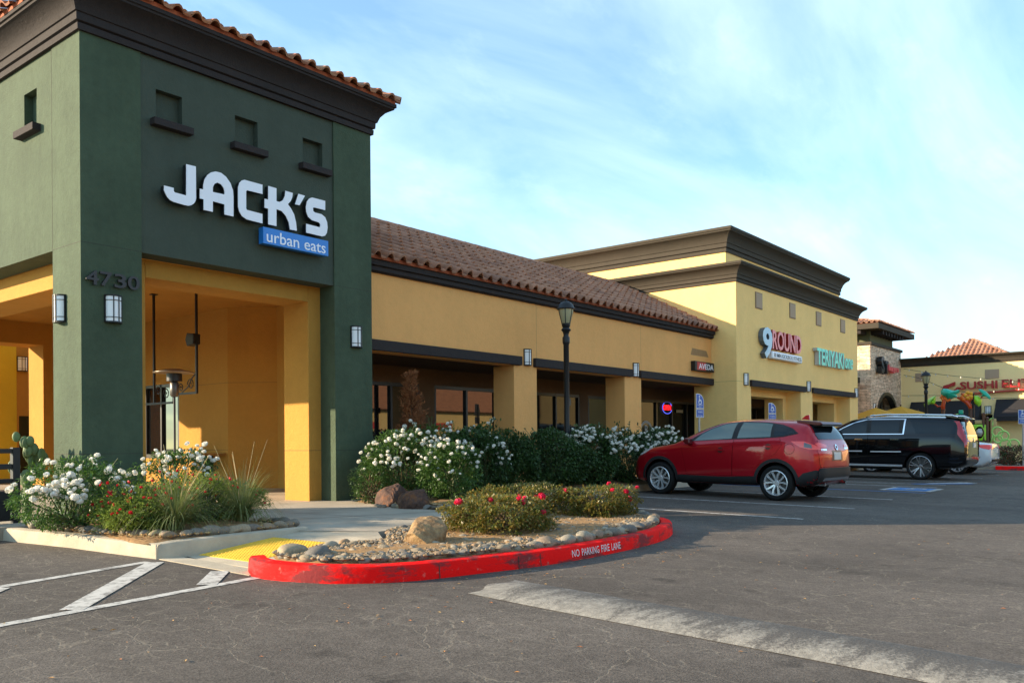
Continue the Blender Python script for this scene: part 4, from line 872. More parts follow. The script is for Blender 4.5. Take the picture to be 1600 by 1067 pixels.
# ------------------------------------------------------------------ street lamps
M_LGL = mat('lamp_glass', (0.42, 0.38, 0.22), .25)
def street_lamp(label, loc, H):
    t = thing('street_lamp', label, 'street lamp', loc, 0, 'black lantern street lamps')
    m = MB(); m.lathe([(.0, 0), (.16, 0), (.16, .12), (.11, .22), (.085, .34), (.07, .5), (.062, .52), (.062, H-1.02), (.075, H-1.0), (.082, H-.98), (.082, H-.86), (.062, H-.84), (.058, H-.80), (.075, H-.74), (.105, H-.71), (.11, H-.69), (.085, H-.66), (.07, H-.64), (.095, H-.61), (.095, H-.58), (.06, H-.57), (0, H-.57)], n=20); m.build('post', M_BLACK, t, smooth=True, autosm=50)
    m = MB(); m.box(.05, .12, -.03, .03, 1.75, 1.9); m.build('outlet_box', M_BLACK, t)
    m = MB(); m.lathe([(.085, H-.565), (.10, H-.55), (.16, H-.30), (.165, H-.235)], n=20); m.build('lantern_glass', M_LGL, t, smooth=True)
    m = MB(); m.lathe([(.0, H-.57), (.10, H-.57), (.10, H-.55), (.06, H-.55)], n=20)
    for k in range(6):
        a = PI/6+k*PI/3; c, s = math.cos(a), math.sin(a); m.tube([(c*.10, s*.10, H-.555), (c*.166, s*.166, H-.30), (c*.172, s*.172, H-.22)], .009, 6)
    m.lathe([(.15, H-.235), (.20, H-.24), (.205, H-.22), (.185, H-.19), (.165, H-.14), (.12, H-.09), (.07, H-.07), (.065, H-.055), (.03, H-.05), (.022, H-.03), (.03, H-.02), (.014, H), (0, H+.01)], n=20); m.build('lantern_cap', M_BLACK, t, smooth=True, autosm=45)
    return t
pl = at_y(884, 467, 11.15); street_lamp('black lantern street lamp rising from the rose bed by the arcade', (pl.x, 11.15, .38), pl.z-.38)
pf = at_x(1446.5, 579, 40.0); street_lamp('distant black lantern street lamp in front of the end restaurant', (40.0, pf.y, .3), pf.z-.3)

# ------------------------------------------------------------------ porch furniture
hb2 = thing('hanging_bracket', 'black iron bracket with scrolls hanging from the porch ceiling', 'hanging sign bracket', (9.3, 16.2, 4.42))
m = MB(); 
for (y, zb) in ((15.28, 2.32), (16.86, 2.18)): m.box(9.28, 9.32, y-.02, y+.02, zb, 4.42); m.box(9.24, 9.36, y-.06, y+.06, 4.40, 4.42)
m.box(9.285, 9.315, 15.28, 16.12, 2.31, 2.35); m.box(9.285, 9.315, 16.10, 17.2, 2.15, 2.19); m.box(9.285, 9.315, 16.10, 16.14, 2.15, 2.35); m.build('rod', M_BLACK, hb2, world=True)
m = MB()
for cy, cz, r in ((15.5, 2.5, .12), (15.85, 2.45, .09), (16.4, 2.35, .12), (16.7, 2.42, .10)):
    pts = [(9.3, cy+r*(1-k/26)*math.cos(k*.42), cz+r*(1-k/26)*math.sin(k*.42)) for k in range(24)]; m = MB(); m.tube(pts, .011, 5); m.build('scroll', M_BLACK, hb2, world=True)
m = MB(); m.tube([(9.3, 15.3, 2.72), (9.3, 15.45, 2.62), (9.3, 15.6, 2.45), (9.3, 15.85, 2.34)], .012, 5); m.build('scroll', M_BLACK, hb2, world=True)
spk = thing('speaker', 'small black speaker clamped to the hanging rod in the porch', 'speaker', (9.3, 15.4, 3.37))
m = MB(); m.prism([(-.13, -.1), (.1, -.13), (.16, 0), (.1, .13), (-.13, .1)], lambda a, b: (-.08, a, b), lambda a, b: (.08, a, b)); m.build('speaker_box', M_BLACK, spk, bevel=.015)
ph = thing('patio_heater', 'tall patio heater with a wide round reflector in the porch', 'patio heater', (8.35, 14.45, FL+.10))
m = MB(); m.lathe([(0, 0), (.22, 0), (.22, .04), (.03, .06), (.02, .1), (.02, 1.75)], n=20); m.build('stand', M_BLACK, ph, smooth=True, autosm=40)
m = MB(); m.lathe([(.05, 1.75), (.075, 1.78), (.075, 2.0), (.05, 2.02)], n=16); m.build('burner_neck', mat('steel_mesh', (.12, .11, .10), .4, metal=.7), ph, smooth=True)
m = MB(); m.lathe([(.05, 2.02), (.135, 2.03), (.135, 2.17), (.0, 2.17)], n=18); m.build('burner', M_BLACK, ph, smooth=True, autosm=40)
m = MB(); m.lathe([(0.0, 2.26), (.12, 2.25), (.36, 2.19), (.365, 2.18), (.12, 2.235), (0, 2.24)], n=28); m.build('reflector', mat('brushed_steel', (.30, .27, .23), .35, metal=.9), ph, smooth=True)
bn = thing('wall_counter', 'narrow wooden counter on the porch side wall', 'counter', (11.0, 17.9, FL))
m = MB(); m.box(10.55, 11.30, 17.38, 19.1, 1.08, 1.13); m.build('counter_top', mat('varnished_wood', (0.34, 0.19, 0.06), .4, noise=(4, .2, 5)), bn, world=True)
m = MB(); m.box(10.6, 10.66, 18.9, 18.96, FL, 1.08); m.build('leg', M_BLACK, bn, world=True)
m = MB(); m.prism([(11.298, 1.075), (10.75, 1.075), (11.298, .55)], lambda x, z: (x, 17.9, z), lambda x, z: (x, 17.94, z)); m.build('bracket', M_BLACK, bn, world=True)
# patio fence at the left edge
fe = thing('patio_fence', 'black metal patio fence with three horizontal rails at the left edge', 'fence', (4.4, 12.0, FL))
for x in (4.72, 3.95):
    m = MB(); m.box(x-.045, x+.045, 11.96, 12.05, FL-.02, 1.30); m.build('post', M_BLACK, fe, world=True, bevel=.005)
for z0, z1 in ((1.225, 1.285), (1.02, 1.09), (.84, .90), (.36, .74)):
    m = MB(); m.box(3.995, 4.675, 11.975, 12.035, z0, z1); m.build('rail', M_BLACK, fe, world=True, bevel=.004)
# third bay: round window decal and open sign
rd = thing('round_window_logo', 'white ring shaped logo on the dark arcade window', 'window logo', (24.4, 14.2, 1.5))
q0 = at_y(1003, 660, 14.24); m = MB(); m.lathe([(.36, 0), (.45, 0), (.45, .006), (.36, .006), (.36, 0)], (q0.x+.28, 14.245, 1.55), 28, 'y'); m.build('ring', mat('frosted_white', (.42, .43, .42), .6), rd, world=True)
m = MB(); m.lathe([(.0, 0), (.17, 0), (.17, .006)], (q0.x+.28, 14.245, 1.45), 20, 'y'); text_fit(m, 'B', .2, .3, lambda a, b, c: (q0.x+.18+a, 14.24, 1.55+b), 0, .02); m.build('emblem', mat('frosted_white', (.42, .43, .42)), rd, world=True)
q1, q2 = at_y(1036, 629, 14.22), at_y(1051, 647, 14.22)
op_ = thing('neon_open_sign', 'lit red and blue neon sign hanging in the arcade window', 'neon sign', (q1.x+.3, 14.2, 2.2))
m = MB(); text_fit(m, 'OPEN', .5, .17, lambda a, b, c: (q1.x+.04+a, 14.22, q2.z+.13+b), .01, .01); m.build('lettering', mat('red_neon', (.8, .05, .05), emit=(1, .04, .05), es=.6), op_, world=True, normals=False)
m = MB(); m.tube([(q1.x+.29+.33*math.cos(a), 14.22, q2.z+.21+.20*math.sin(a)) for a in [k*PI/12 for k in range(25)]], .014, 6); m.build('ring', mat('blue_neon', (.1, .1, .9), emit=(.12, .16, 1), es=.45), op_, world=True)
q3, q4 = at_y(1057, 640, 14.22), at_y(1067, 645, 14.22); po = thing('window_poster', 'small pale notice taped inside the arcade window beside the neon sign', 'notice', (q3.x, 14.22, q4.z)); m = MB(); m.box(q3.x, q4.x, 14.22, 14.228, q4.z, q3.z); m.build('paper', mat('cream_paper', (.45, .36, .2), .8), po, world=True)

# ------------------------------------------------------------------ cars (y forward from the rear axle, x to the right)
def car_paint(name, col, flake=0.0):
    return mat(name, col, .22, metal=flake, coat=1.0, spec=.35)
M_TYRE = mat('tyre_rubber', (0.012, 0.012, 0.012), .8, spec=.2)
M_ALLOY = mat('alloy', (0.66, 0.66, 0.67), .25, metal=.55)
M_CGLASS = mat('car_glass', (0.008, 0.012, 0.016), .02, ior=1.45, spec=.45)
M_CGLASS2 = mat('clear_car_glass', (0.085, 0.12, 0.10), .03, ior=1.7, spec=.6)
M_CLAD = mat('black_cladding', (0.018, 0.018, 0.019), .55, spec=.35)
M_GAP = mat('panel_gap', (0.004, 0.004, 0.004), .9, spec=.05)
M_CHROME = mat('chrome', (0.75, 0.75, 0.76), .08, metal=1.0)
M_SKYTRIM = mat('sky_bright_chrome', (0.62, 0.62, 0.63), .35, metal=.2)  # chrome mouldings: mirrored sky put in as a pale, barely metallic grey
M_REDL = mat('tail_lamp_red', (0.95, 0.05, 0.03), .12, coat=1.0)
M_CLEARL = mat('lamp_clear', (0.55, 0.52, 0.5), .1, coat=1.0)
M_PLATE = mat('plate_white', (0.62, 0.60, 0.56), .5)
def interp(tab, x):
    if x <= tab[0][0]: return tab[0][1]
    for (a, va), (b, vb) in zip(tab, tab[1:]):
        if x <= b:
            t = (x-a)/(b-a); return va+(vb-va)*t
    return tab[-1][1]
class Car:
    def __init__(s, name, label, loc, rz, P, paint):
        s.P = P; s.t = thing(name, label, P.get('cat', 'car'), loc, rz); s.paint = paint
        ys = []
        y = P['y0']
        while y < P['y1']-1e-6: ys.append(y); y += 0.09
        ys.append(P['y1']); m = MB(); rows = []
        for y in ys:
            zt = interp(P['top'], y); zb = interp(P['bot'], y); w = interp(P['w'], y); be = min(interp(P['belt'], y), zt-.045); tum = P.get('tum', 1.0)
            g = max(0, min(1, (zt-be)/.38)); mixf = lambda a, b: a+(b-a)*g
            half = [(0, zb), (.72*w, zb), (.955*w, zb+.05), (w*.99, zb+.16), (w, .5*zb+.5*be-.02), (w*.992, be-.17), (w*.975, be-.06), (mixf(.945, .93)*w, be),
                    (mixf(.90, P['k1'])*w, be+.45*(zt-be)), (mixf(.84, P['k2'])*w, zt-mixf(.012, .10)), (mixf(.66, P['k3'])*w, zt-mixf(.004, .03)), (.3*w, zt), (0, zt+.004)]
            rows.append([(-x, y, z) for x, z in half]+[(x, y, z) for x, z in half[-2:0:-1]])
        m.grid(rows, True); n = len(rows[0]); m.f += [tuple(range(n)), tuple(len(m.v)-1-i for i in range(n))]; m.mi += [0, 0]
        o = m.build('body', [paint, M_GAP], s.t, smooth=True)
        sub = o.modifiers.new('s', 'SUBSURF'); sub.levels = 2; sub.render_levels = 2
        # wheel arches
        cut = MB()
        for ay in (0, P['wb']):
            for sx in (-1, 1):
                r = P['ar']; c = MB(); rr = [(0, 0), (r, 0), (r, .50), (0, .50)]
                cut.lathe([(1e-4, 0), (r, 0), (r, .5), (1e-4, .5)], ((-P['W']/2-.12) if sx < 0 else (P['W']/2+.12-.5), ay, P['wr']+.01), 40, 'x')
        co = cut.build('cut', [M_GAP], s.t)
        bo = o.modifiers.new('b', 'BOOLEAN'); bo.object = co; bo.operation = 'DIFFERENCE'; bo.solver = 'EXACT'; bo.material_mode = 'TRANSFER'
        s.t.location, sl, s.t.rotation_euler.z, sr = (0, 0, 0), Vector(s.t.location), 0, s.t.rotation_euler.z
        bpy.context.view_layer.update(); dg = bpy.context.evaluated_depsgraph_get(); me = bpy.data.meshes.new_from_object(o.evaluated_get(dg))
        o.modifiers.clear(); o.data = me; me.name = 'body'; bpy.data.objects.remove(co); me.set_sharp_from_angle(angle=R_(50))
        bm = bmesh.new(); bm.from_mesh(me); s.bvh = BVHTree.FromBMesh(bm); bm.free()
        s.t.location = sl; s.t.rotation_euler.z = sr; s.body = o
    def panel(s, name, poly, mt, off=.005, side='L', parent=None, th=.012, grid=.06, smooth=True):
        """conformal panel: a 2D outline laid on the body. side L/R: (y, z) seen square on; B: (x, z) from behind; F: from the front; T: (x, y) from above"""
        bm = bmesh.new(); vs = [bm.verts.new((a, b, 0)) for a, b in poly]; bm.faces.new(vs)
        for ax in (0, 1):
            lo = min(p[ax] for p in poly); hi = max(p[ax] for p in poly); k = int((hi-lo)/grid)
            for i in range(1, k+1):
                c = [0, 0, 0]; c[ax] = lo+(hi-lo)*i/(k+1); nn = [0, 0, 0]; nn[ax] = 1
                bmesh.ops.bisect_plane(bm, geom=bm.verts[:]+bm.edges[:]+bm.faces[:], plane_co=c, plane_no=nn)
        dead = []; inner = {}
        for v in bm.verts:
            a, b = v.co.x, v.co.y
            if side == 'L': og, dr = Vector((-3, a, b)), Vector((1, 0, 0))
            elif side == 'R': og, dr = Vector((3, a, b)), Vector((-1, 0, 0))
            elif side == 'B': og, dr = Vector((a, -4, b)), Vector((0, 1, 0))
            elif side == 'F': og, dr = Vector((a, 9, b)), Vector((0, -1, 0))
            else: og, dr = Vector((a, b, 4)), Vector((0, 0, -1))
            h, nn, _, _ = s.bvh.ray_cast(og, dr)
            if h is None or (side in 'LR' and abs(h.x) < .25): dead.append(v); continue
            if nn.dot(dr) > 0: nn = -nn
            v.co = h+nn*off; inner[v] = h-nn*th
        if dead: bmesh.ops.delete(bm, geom=dead, context='VERTS')
        bd = [e for e in bm.edges if len(e.link_faces) == 1]; new = {}
        for e in bd:
            for v in e.verts:
                if v not in new: new[v] = bm.verts.new(inner[v])
        for e in bd:
            a, b = e.verts
            try: bm.faces.new((a, b, new[b], new[a]))
            except ValueError: pass
        bmesh.ops.recalc_face_normals(bm, faces=bm.faces)
        me = bpy.data.meshes.new(name); bm.to_mesh(me); bm.free(); me.materials.append(mt)
        if smooth: me.polygons.foreach_set('use_smooth', [True]*len(me.polygons)); me.set_sharp_from_angle(angle=R_(40))
        o = bpy.data.objects.new(name, me); COL.objects.link(o); o.parent = parent or s.t; return o
    def wheels(s, rim_r, spokes, twin, mat_rim=None, black=None):
        P = s.P; wr = P['wr']; mr = mat_rim or M_ALLOY
        for ay in (0, P['wb']):
            for sx in (-1, 1):
                x = sx*(P['W']/2-.125); wo = bpy.data.objects.new('wheel', None); COL.objects.link(wo); wo.parent = s.t; wo.location = (x, ay, wr); wo.rotation_euler = (0, 0, 0 if sx < 0 else PI)
                m = MB(); tw = .115; m.lathe([(rim_r+.005, -tw+.015), (rim_r+.02, -tw), (wr-.03, -tw), (wr-.004, -tw+.03), (wr, -tw+.06), (wr, tw-.06), (wr-.01, tw-.02), (rim_r, tw)], n=48, axis='x'); m.build('tyre', M_TYRE, wo, smooth=True, autosm=60)
                m = MB(); m.lathe([(rim_r+.008, -tw+.012), (rim_r-.006, -tw+.005), (rim_r-.018, -tw+.02), (rim_r-.03, -.02), (rim_r-.04, tw)], n=48, axis='x')
                m.lathe([(0, -tw+.035), (.045, -tw+.035), (.062, -tw+.048), (.062, .0)], n=20, axis='x')
                for k in range(spokes):
                    for q in ((-1, 1) if twin else (0,)):
                        a = 2*PI*k/spokes+.3; w0, w1 = (.015, .020) if twin else (.022, .03)
                        a1 = a+q*twin; a0 = a+q*twin*.45
                        def pt(r, ang, wd, xx): return [(xx, r*math.cos(ang)-wd*math.sin(ang), r*math.sin(ang)+wd*math.cos(ang)), (xx, r*math.cos(ang)+wd*math.sin(ang), r*math.sin(ang)-wd*math.cos(ang))]
                        A = pt(.05, a0, w0, -tw+.04); B = pt(rim_r*.6, (a0+a1)/2, (w0+w1)/2, -tw+.022); C = pt(rim_r-.008, a1, w1, -tw+.012); D = [(p[0]+.035, p[1], p[2]) for p in A+B+C]
                        v = A+B+C+D; m.add(v, [(0, 1, 3, 2), (2, 3, 5, 4), (0, 2, 8, 6), (2, 4, 10, 8), (1, 7, 9, 3), (3, 9, 11, 5)])
                m.build('rim', mr, wo, smooth=True, autosm=30)
                m = MB(); m.lathe([(0, -.0), (rim_r*.72, -.0), (rim_r*.72, .02), (rim_r-.03, .03), (rim_r-.03, tw)], n=32, axis='x'); m.build('brake_disc', mat('brake_disc', (.10, .09, .085), .5, metal=.6), wo)

# red compact sport utility car
RP = dict(cat='car', W=1.84, wb=2.70, wr=.352, ar=.405, y0=-.87, y1=3.56, k1=.85, k2=.72, k3=.60,
    top=[(-.87, .98), (-.83, 1.09), (-.77, 1.19), (-.68, 1.37), (-.60, 1.48), (-.50, 1.55), (-.3, 1.585), (0, 1.607), (.5, 1.632), (.95, 1.625), (1.3, 1.595), (1.6, 1.515), (1.95, 1.375), (2.25, 1.215), (2.42, 1.13), (2.7, 1.085), (3.0, 1.035), (3.25, .975), (3.40, .90), (3.49, .80), (3.56, .68)],
    bot=[(-.87, .44), (-.72, .33), (-.5, .27), (2.9, .25), (3.3, .23), (3.61, .30)],
    belt=[(-.87, .96), (-.62, 1.21), (-.2, 1.235), (.4, 1.215), (1.2, 1.175), (2.1, 1.11), (2.5, 1.04), (3.1, .95), (3.61, .66)],
    w=[(-.87, .66), (-.82, .745), (-.70, .83), (-.48, .89), (-.2, .915), (.4, .92), (2.2, .92), (2.75, .91), (3.1, .87), (3.35, .78), (3.5, .66), (3.61, .50)])
RED = mat('red_metallic_paint', (0.42, 0.003, 0.013), .28, metal=.42, coat=.8, spec=.3)
red = Car('parked_car', 'red sport utility car with silver ten spoke wheels parked nose in by the roses', (17.54, 6.62, gz(6.62)+.002), R_(-4.2), RP, RED)
red.t.rotation_euler = (math.atan(SLOPE), 0, R_(-4.2))
red.wheels(.245, 5, .36)
def ring_poly(cy, cz, r0, r1, a0, a1, n=18): return [(cy+r1*math.cos(a0+(a1-a0)*i/n), cz+r1*math.sin(a0+(a1-a0)*i/n)) for i in range(n+1)]+[(cy+r0*math.cos(a1+(a0-a1)*i/n), cz+r0*math.sin(a1+(a0-a1)*i/n)) for i in range(n+1)]
def sides(fn):
    for sd in 'LR': fn(sd)
def red_side(sd):
    c = red
    for ay, a0, a1 in ((0, -.12, PI+.20), (2.70, -.2, PI+.12)):
        c.panel('arch_cladding', ring_poly(ay, .36, .41, .475, a0, a1), M_CLAD, .010, sd, grid=.09)
    c.panel('sill_cladding', [(.46, .27), (2.26, .27), (2.22, .45), (1.2, .44), (.44, .47)], M_CLAD, .012, sd)
    c.panel('window_surround', [(-.42, 1.33), (-.28, 1.43), (-.05, 1.505), (.3, 1.555), (.8, 1.575), (1.2, 1.545), (1.55, 1.44), (1.85, 1.275), (2.03, 1.155), (1.3, 1.195), (.3, 1.235), (-.12, 1.262)], M_CLAD, .0035, sd, grid=.05)
    c.panel('window', [(.99, 1.222), (1.88, 1.170), (1.72, 1.315), (1.5, 1.43), (1.2, 1.52), (.96, 1.55)], M_CGLASS2, .0065, sd, grid=.05)
    c.panel('window', [(.14, 1.262), (.87, 1.232), (.83, 1.55), (.3, 1.535), (.17, 1.515)], M_CGLASS2, .0065, sd, grid=.05)
    c.panel('quarter_window', [(-.37, 1.345), (-.25, 1.425), (-.05, 1.488), (.10, 1.505), (.07, 1.27), (-.12, 1.285)], M_CGLASS, .0065, sd, grid=.05)
    d1 = [(.955, .47), (2.02, .47), (2.06, .7), (2.16, 1.02), (2.05, 1.132), (1.3, 1.172), (.94, 1.195)]
    d2 = [(.945, .47), (.93, 1.197), (.3, 1.222), (-.06, 1.235), (-.12, 1.1), (.02, .92), (.30, .76), (.46, .62), (.50, .47)]
    for nm, d, hy, hz in (('front_door', d1, 1.22, .985), ('rear_door', d2, .16, 1.065)):
        cy = sum(p[0] for p in d)/len(d); cz = sum(p[1] for p in d)/len(d); big = [(cy+(p[0]-cy)*1.013, cz+(p[1]-cz)*1.013) for p in d]
        c.panel('door_gap', big, M_GAP, .0012, sd, th=.004)
        do_ = c.panel('door', d, RED, .0045, sd, th=.004)
        c.panel('handle', [(hy-.10, hz-.015), (hy-.09, hz+.015), (hy+.09, hz+.022), (hy+.10, hz-.008)], RED, .034, sd, do_, th=-.01, grid=.05)
        c.panel('handle_shade', ring_poly(hy, hz, .001, .062, 0, 2*PI, 14)[:14], mat('dark_red_trim_shade', (.10, .004, .006), .3), .006, sd, do_, th=.0, grid=.1)  # flat dark patch: shade of the handle hollow painted on the door
    c.panel('tail_lamp', [(-.30, 1.175), (-.56, 1.175), (-.74, 1.10), (-.83, 1.01), (-.66, 1.02), (-.48, 1.07)], M_REDL, .014, sd, grid=.04)
    c.panel('tail_lamp_core', [(-.56, 1.155), (-.68, 1.11), (-.70, 1.045), (-.56, 1.065)], mat('smoked_lamp', (.10, .08, .08), .1, coat=1.0), .017, sd, grid=.04)
    c.panel('head_lamp', [(3.50, .86), (3.40, .90), (3.1, .985), (2.95, 1.0), (3.1, .90), (3.3, .83)], M_CLEARL, .008, sd, grid=.04)
    c.panel('bumper_cladding', [(-.86, .44), (-.86, .60), (-.76, .625), (-.55, .56), (-.455, .47), (-.43, .31), (-.70, .34)], M_CLAD, .008, sd)
sides(red_side)
red.panel('fuel_flap', ring_poly(-.28, 1.03, .098, .104, 0, 2*PI, 28), M_GAP, .002, 'L', th=.002, grid=.3)
red.panel('rear_window', [(-.60, 1.215), (.60, 1.215), (.62, 1.30), (.52, 1.50), (0, 1.53), (-.52, 1.50), (-.62, 1.30)], M_CGLASS, .008, 'B', grid=.08)
red.panel('tailgate_gap', [(-.70, .68), (.70, .68), (.74, 1.0), (.66, 1.2), (-.66, 1.2), (-.74, 1.0)], M_GAP, .0012, 'B', th=.003, grid=.09)
tg = red.panel('tailgate', [(-.693, .688), (.693, .688), (.732, 1.0), (.652, 1.194), (-.652, 1.194), (-.732, 1.0)], RED, .006, 'B', th=.003, grid=.09)
red.panel('plate_shade', [(-.26, .80), (.26, .80), (.22, 1.0), (-.22, 1.0)], mat('dark_red_trim_shade', (.10, .004, .006), .3), .008, 'B', tg, th=.002)  # raised flat panel; the plate hollow's shade is only its dark colour
pp = red.panel('licence_plate', [(-.16, .82), (.16, .82), (.16, .965), (-.16, .965)], M_PLATE, .016, 'B', tg, th=.0)
red.panel('badge', ring_poly(0, 1.06, .035, .055, 0, 2*PI, 16), M_CHROME, .02, 'B', tg, th=.0, grid=.3)
red.panel('model_letters', [(.40, 1.02), (.60, 1.02), (.60, 1.055), (.40, 1.055)], M_CHROME, .012, 'B', tg, th=.0, grid=.3)
red.panel('model_letters', [(-.66, 1.0), (-.46, 1.0), (-.46, 1.035), (-.66, 1.035)], M_CHROME, .012, 'B', tg, th=.0, grid=.3)
for s_ in (-1, 1):
    red.panel('rear_lamp', [(s_*.40, 1.065), (s_*.70, 1.05), (s_*.74, 1.13), (s_*.66, 1.155), (s_*.42, 1.11)][::s_], M_REDL, .012, 'B', grid=.06)
    red.panel('reflector', [(s_*.52, .53), (s_*.70, .545), (s_*.70, .585), (s_*.52, .565)][::s_], M_REDL, .016, 'B', grid=.08)
red.panel('bumper', [(-.72, .42), (.72, .42), (.74, .60), (.70, .665), (-.70, .665), (-.74, .60)], M_CLAD, .03, 'B', th=.02)
red.panel('bumper_trim', [(-.6, .43), (.6, .43), (.58, .475), (-.58, .475)], mat('grey_trim', (.16, .16, .17), .4), .036, 'B', th=.0)
m = MB(); m.prism([(-.83, 1.53), (-.78, 1.572), (-.45, 1.60), (-.3, 1.612), (-.3, 1.57), (-.5, 1.53), (-.74, 1.505)], lambda y, z: (-.50, y+.05, z-.015), lambda y, z: (.50, y+.05, z-.015)); m.build('spoiler', MATS['dark_red_trim_shade'], red.t, bevel=.012)
m = MB(); m.prism([(-.81, 1.49), (-.62, 1.49), (-.60, 1.51), (-.80, 1.52)], lambda y, z: (-.46, y+.05, z-.01), lambda y, z: (.46, y+.05, z-.01)); m.build('spoiler_underside', M_CLAD, red.t)
m = MB(); m.prism([(-.30, 1.61), (-.12, 1.625), (-.22, 1.70), (-.285, 1.712)], lambda y, z: (-.022, y, z), lambda y, z: (.022, y, z)); m.build('aerial_fin', RED, red.t, bevel=.006)
for s_ in (-1, 1):
    m = MB(); m.prism([(1.86, 1.10), (1.99, 1.10), (2.05, 1.17), (2.0, 1.235), (1.88, 1.225)], lambda y, z: (s_*1.04, y, z), lambda y, z: (s_*.86, y+.03, z-.01)); m.build('mirror', mat('dark_red_trim_shade', (.10, .004, .006), .3), red.t, bevel=.03)
    m = MB(); m.tube([(s_*.5, -.84, .34), (s_*.5, -.60, .34)], .035, 12); m.build('exhaust', M_CHROME, red.t)
red.panel('windscreen', [(-.62, 2.33), (.62, 2.33), (.66, 2.0), (.56, 1.45), (-.56, 1.45), (-.66, 2.0)], M_CGLASS2, .006, 'T', grid=.1)
m = MB(); m.box(-.7, .7, -.6, 3.2, .30, .34); m.build('underbody', M_GAP, red.t)

# black long sport utility car
EP = dict(cat='car', W=2.04, wb=3.30, wr=.395, ar=.445, y0=-1.25, y1=4.42, k1=.88, k2=.80, k3=.70,
    top=[(-1.25, 1.15), (-1.20, 1.30), (-1.02, 1.80), (-.94, 1.845), (-.7, 1.87), (0, 1.89), (1.0, 1.90), (1.7, 1.885), (2.1, 1.80), (2.5, 1.60), (2.85, 1.37), (3.0, 1.30), (3.5, 1.26), (4.0, 1.20), (4.25, 1.10), (4.42, .90)],
    bot=[(-1.25, .48), (-1.0, .36), (-.5, .32), (3.6, .30), (4.42, .36)],
    belt=[(-1.25, 1.1), (-.9, 1.335), (0, 1.335), (2.4, 1.31), (3, 1.2), (4.42, .88)],
    w=[(-1.25, .90), (-1.15, .95), (-.8, 1.0), (0, 1.02), (3.2, 1.02), (3.9, .98), (4.2, .92), (4.42, .80)])
BLK = mat('black_paint', (0.003, 0.003, 0.004), .12, spec=.15, coat=.75)
esc = Car('parked_car', 'black long sport utility car with chrome trim and large dark wheels', (28.42, 6.62, gz(6.62)+.002), 0, EP, BLK)
esc.t.rotation_euler = (math.atan(SLOPE), 0, 0)
esc.wheels(.305, 6, .17, mat('satin_alloy', (.36, .36, .37), .25, metal=.9))
def esc_side(sd):
    c = esc
    c.panel('chrome_surround', [(.47, 1.335), (.44, 1.80), (1.55, 1.80), (1.95, 1.70), (2.3, 1.53), (2.62, 1.325)], M_CHROME, .0035, sd, grid=.06)
    c.panel('window_surround', [(.51, 1.358), (.485, 1.778), (1.55, 1.776), (1.93, 1.68), (2.26, 1.52), (2.52, 1.348)], M_CLAD, .006, sd, grid=.06)
    c.panel('window', [(1.55, 1.37), (1.55, 1.762), (1.92, 1.665), (2.22, 1.51), (2.42, 1.365)], M_CGLASS, .009, sd, grid=.06)
    c.panel('window', [(.62, 1.37), (.60, 1.762), (1.42, 1.764), (1.43, 1.37)], M_CGLASS, .009, sd, grid=.06)
    c.panel('quarter_window', [(.14, 1.37), (.33, 1.775), (-.93, 1.75), (-1.0, 1.355), (.0, 1.36)], M_CGLASS, .006, sd, grid=.06)
    d1 = [(1.50, .43), (2.72, .43), (2.80, .8), (2.78, 1.20), (2.6, 1.30), (1.50, 1.332)]
    d2 = [(1.485, .43), (1.485, 1.332), (.44, 1.332), (.38, .95), (.52, .70), (.52, .43)]
    for d, hy in ((d1, 1.75), (d2, .72)):
        cy = sum(p[0] for p in d)/len(d); cz = sum(p[1] for p in d)/len(d); big = [(cy+(p[0]-cy)*1.012, cz+(p[1]-cz)*1.012) for p in d]
        c.panel('door_gap', big, M_GAP, .001, sd, th=.004); do_ = c.panel('door', d, BLK, .0045, sd, th=.004)
        c.panel('handle', [(hy-.12, 1.165), (hy-.11, 1.20), (hy+.11, 1.20), (hy+.12, 1.165)], M_CHROME, .035, sd, do_, th=-.01)
        c.panel('moulding', [(min(p[0] for p in d)+.15, .805), (min(p[0] for p in d)+.15, .84), (max(p[0] for p in d)-.08, .83), (max(p[0] for p in d)-.08, .80)], M_SKYTRIM, .02, sd, do_, th=0)
    c.panel('running_board', [(.53, .34), (2.72, .34), (2.70, .43), (.53, .43)], M_CLAD, .05, sd, th=.0)
    c.panel('sill_trim', [(.50, .405), (2.72, .405), (2.72, .435), (.50, .435)], M_SKYTRIM, .055, sd, th=.0)
    c.panel('tail_lamp', [(-1.03, 1.74), (-1.10, 1.74), (-1.21, 1.30), (-1.25, .99), (-1.16, .99), (-1.11, 1.30)], mat('deep_red_lamp', (.42, .012, .02), .12, coat=1.0), .012, sd, grid=.05)
    c.panel('head_lamp', [(4.30, .80), (4.2, 1.10), (4.05, 1.16), (4.1, .8)], M_CLEARL, .008, sd)
sides(esc_side)
for s_ in (-1, 1): esc.panel('tail_lamp', [(s_*.86, .97), (s_*.93, .97), (s_*.90, 1.35), (s_*.80, 1.72), (s_*.74, 1.72), (s_*.82, 1.35)][::s_], mat('deep_red_lamp', (.42, .012, .02), .12, coat=1.0), .012, 'B', grid=.05)
esc.panel('rear_window', [(-.74, 1.335), (.74, 1.335), (.70, 1.70), (-.70, 1.70)], M_CGLASS, .008, 'B', grid=.08)
esc.panel('tailgate_trim', [(-.74, 1.29), (.74, 1.29), (.74, 1.325), (-.74, 1.325)], M_CHROME, .01, 'B', th=0)
esc.panel('licence_plate', [(-.18, .96), (.18, .96), (.18, 1.10), (-.18, 1.10)], M_PLATE, .014, 'B', th=0)
esc.panel('bumper_step', [(-.9, .62), (.9, .62), (.9, .69), (-.9, .69)], M_CHROME, .03, 'B', th=0)
esc.panel('badge', ring_poly(0, 1.19, .03, .06, 0, 2*PI, 14), M_CHROME, .014, 'B', th=0, grid=.3)
